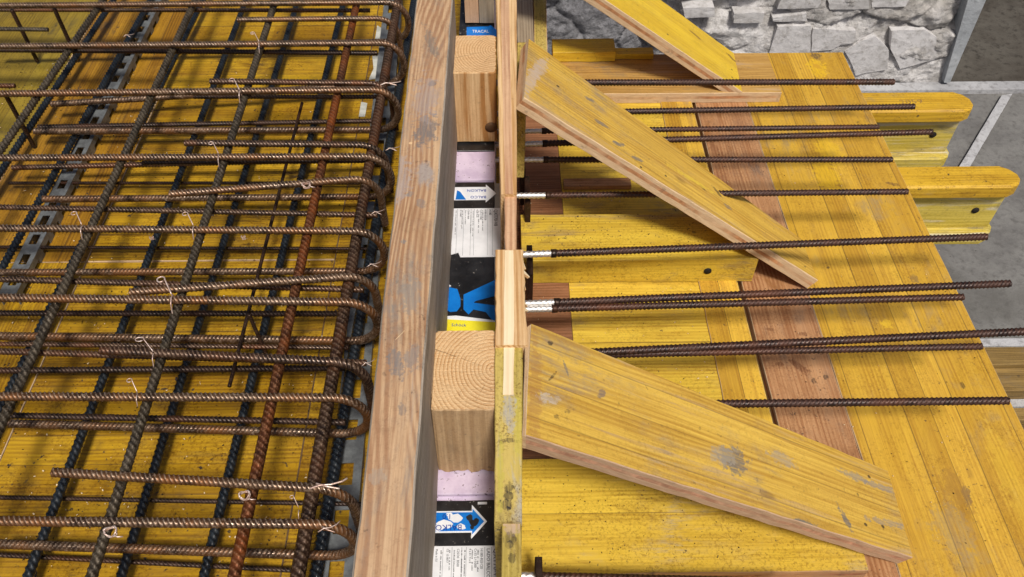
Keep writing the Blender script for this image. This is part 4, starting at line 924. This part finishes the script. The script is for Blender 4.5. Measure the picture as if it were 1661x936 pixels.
for u, v, k, s_, lb, mi in (
    (420, 72, 'loop', .9, 'wire tie curl above the second stirrup bar', 1), (388, 150, 'loop', 1., 'wire tie curl where the second short bent bar crosses the middle grey bar', 1),
    (354, 254, 'loop', .9, 'small wire tie where the fourth stirrup bar crosses the middle grey bar', 1), (497, 300, 'knot', .9, 'bulky wire twist on the orange bar at the rising short bar', 1),
    (132, 370, 'loop', .9, 'wire tie curl on the fifth stirrup bar near the slotted channel', 1), (313, 371, 'loop', .9, 'wire tie curl on the fifth stirrup bar at the middle grey bar', 1),
    (278, 484, 'loop', 1.2, 'wire tie with an open ring above the sixth stirrup bar', 1), (248, 577, 'loop', .8, 'wire tie lying over the thick brown short bar', 1.6),
    (222, 643, 'loop', .7, 'small wire tie on the second lowest stirrup bar', 1), (397, 803, 'knot', .85, 'ring shaped wire tie on the orange bar near the bottom', 1),
    (530, 790, 'strand', 1.3, 'long twisted wire tie with a ring beside the wide slotted channel', 1), (180, 862, 'knot', .95, 'ring shaped wire tie on the lowest stirrup bar', 1),
    (632, 138, 'strand', 1.1, 'shiny twisted wire at the bend of the second short bar', 1), (612, 347, 'strand', .6, 'small wire end beside the thickest bar above the fifth stirrup', 1),
    (606, 432, 'strand', .6, 'small copper coloured wire end beside the fifth stirrup bend', 1), (636, 244, 'strand', .7, 'small shiny wire end beside the fourth stirrup bend', 1),
    (597, 592, 'strand', .5, 'small shiny wire end beside the thick brown short bar bend', 1), (484, 831, 'loop', .5, 'tiny wire ring left of the thickest bar near the bottom', 1),
    (208, 60, 'strand', .5, 'tiny wire end on the black bar beside the channel at the top', 1), (395, 385, 'knot', .45, 'tiny wire twist on the black bar right of the middle grey bar', 1),
    (246, 386, 'knot', .45, 'tiny wire twist on the black bar left of the middle grey bar', 1), (532, 860, 'strand', .7, 'wire end beside the lowest stirrup bend', 1)):
    wire(u, v, k, lb, s=s_, mirror=mi, z=(ZT+.008 if s_ > .46 else ZK+.01))

# ================================================================= BARS RIGHT OF THE STRIP
go = 'bars sticking out over the outer deck'
def obar(u1, v1, u2, v2, z, r, label, sleeve=None, start=None):
    a, b = P(u1, v1, z), P(u2, v2, z); d = (b-a).normalized()
    a0 = a+d*((-.02-a.x)/d.x) if start is None else a
    sx = sleeve if sleeve else .088
    m = a0+d*((sx-a0.x)/d.x)
    o = sweep('projecting_bar', [m, b], r, M['rust_out'], pitch=.0076, rib=.0020, skew=-.95)
    sweep('stainless_section', [a0, m], r*.92, M['stainless'], o, pitch=.0095, rib=.0012, skew=-.9, step=.0017)
    sweep('weld_collar', [m-d*.004, m+d*.006], r*1.18, M['rust_dark'], o, rib=0, step=.003)
    return tag(o, label, 'rebar', go)
ZR = .15
obar(960, 134, 1450, 133, ZR, .0072, 'topmost projecting bar crossing in front of the wall and top brace')
obar(1020, 181, 1483, 173, ZR, .0066, 'second projecting bar from the top, under the plywood edge')
obar(1090, 210, 1425, 206, ZR, .0058, 'third projecting bar from the top, the shorter of a close pair')
obar(1110, 226, 1512, 214, ZR, .0066, 'fourth projecting bar from the top, the longer of a close pair')
obar(870, 259, 1447, 259, ZR, .0062, 'fifth projecting bar from the top, ending at the deck edge')
obar(880, 317, 1472, 311, ZR, .0064, 'sixth projecting bar from the top, just below the thin lath')
obar(900, 411, 1600, 384, ZR, .0070, 'projecting bar crossing over the foot of the middle brace', sleeve=.092)
obar(920, 490, 1638, 460, ZR, .0070, 'longer upper bar of the pair just below the middle brace', sleeve=.092)
obar(920, 500, 1562, 482, ZR-.004, .0066, 'shorter lower bar of the pair just below the middle brace', sleeve=.088)
obar(1000, 570, 1700, 536, ZR, .0072, 'bar running out of the picture at the right above the big brace')
obar(1000, 575, 1592, 562, ZR-.006, .0062, 'shorter bar close under the one running out at the right')
obar(1180, 655, 1635, 650, ZR, .0068, 'lowest projecting bar rising out from behind the big brace')
obar(900, 936, 1300, 946, .10, .0070, 'bright bar end at the very bottom beside the edge strip', sleeve=.045)

# ================================================================= SAWDUST AND CHIPS
def crumbs(name, areas, mat, label, seed, z_of):
    rs = random.Random(seed); V = []; Q = []
    for (u0, v0, u1, v1, z, n, smin, smax) in areas:
        for _ in range(n):
            p = P(rs.uniform(u0, u1), rs.uniform(v0, v1), z); L = rs.uniform(smin, smax); W = L*rs.uniform(.25, .7); a = rs.uniform(0, 6.28); h = L*rs.uniform(.15, .35)
            c_, s_ = math.cos(a), math.sin(a); b0 = len(V)
            for dz, k in ((0, 1.), (h, .6)):
                for (x, y) in ((-L, -W), (L*rs.uniform(.6, 1), -W*.8), (L, W*rs.uniform(.3, 1)), (-L*.8, W)):
                    V.append((p.x+(x*c_-y*s_)*.5*k, p.y+(x*s_+y*c_)*.5*k, z+.0006+dz))
            for q in ((0, 3, 2, 1), (4, 5, 6, 7), (0, 1, 5, 4), (1, 2, 6, 5), (2, 3, 7, 6), (3, 0, 4, 7)): Q.append([b0+i for i in q])
    o = link(name, mesh_np(name, V, Q), [mat]); return tag(o, label, 'debris', kind='stuff')
crumbs('sawdust', [(0, 100, 560, 930, .001, 420, .0015, .005), (930, 240, 1560, 900, .001, 130, .001, .0035), (850, 180, 1200, 640, .001, 120, .001, .004)], M['white'], 'pale sawdust and chips scattered over the boards', 3, None)
crumbs('dirt_crumbs', [(0, 100, 560, 930, .001, 700, .001, .004), (930, 240, 1600, 900, .001, 260, .0008, .003), (860, 760, 1250, 915, .028, 150, .0008, .003), (860, 350, 1150, 398, .071, 120, .0008, .003)], M['hole'], 'dark crumbs of dirt lying on the boards', 4, None)
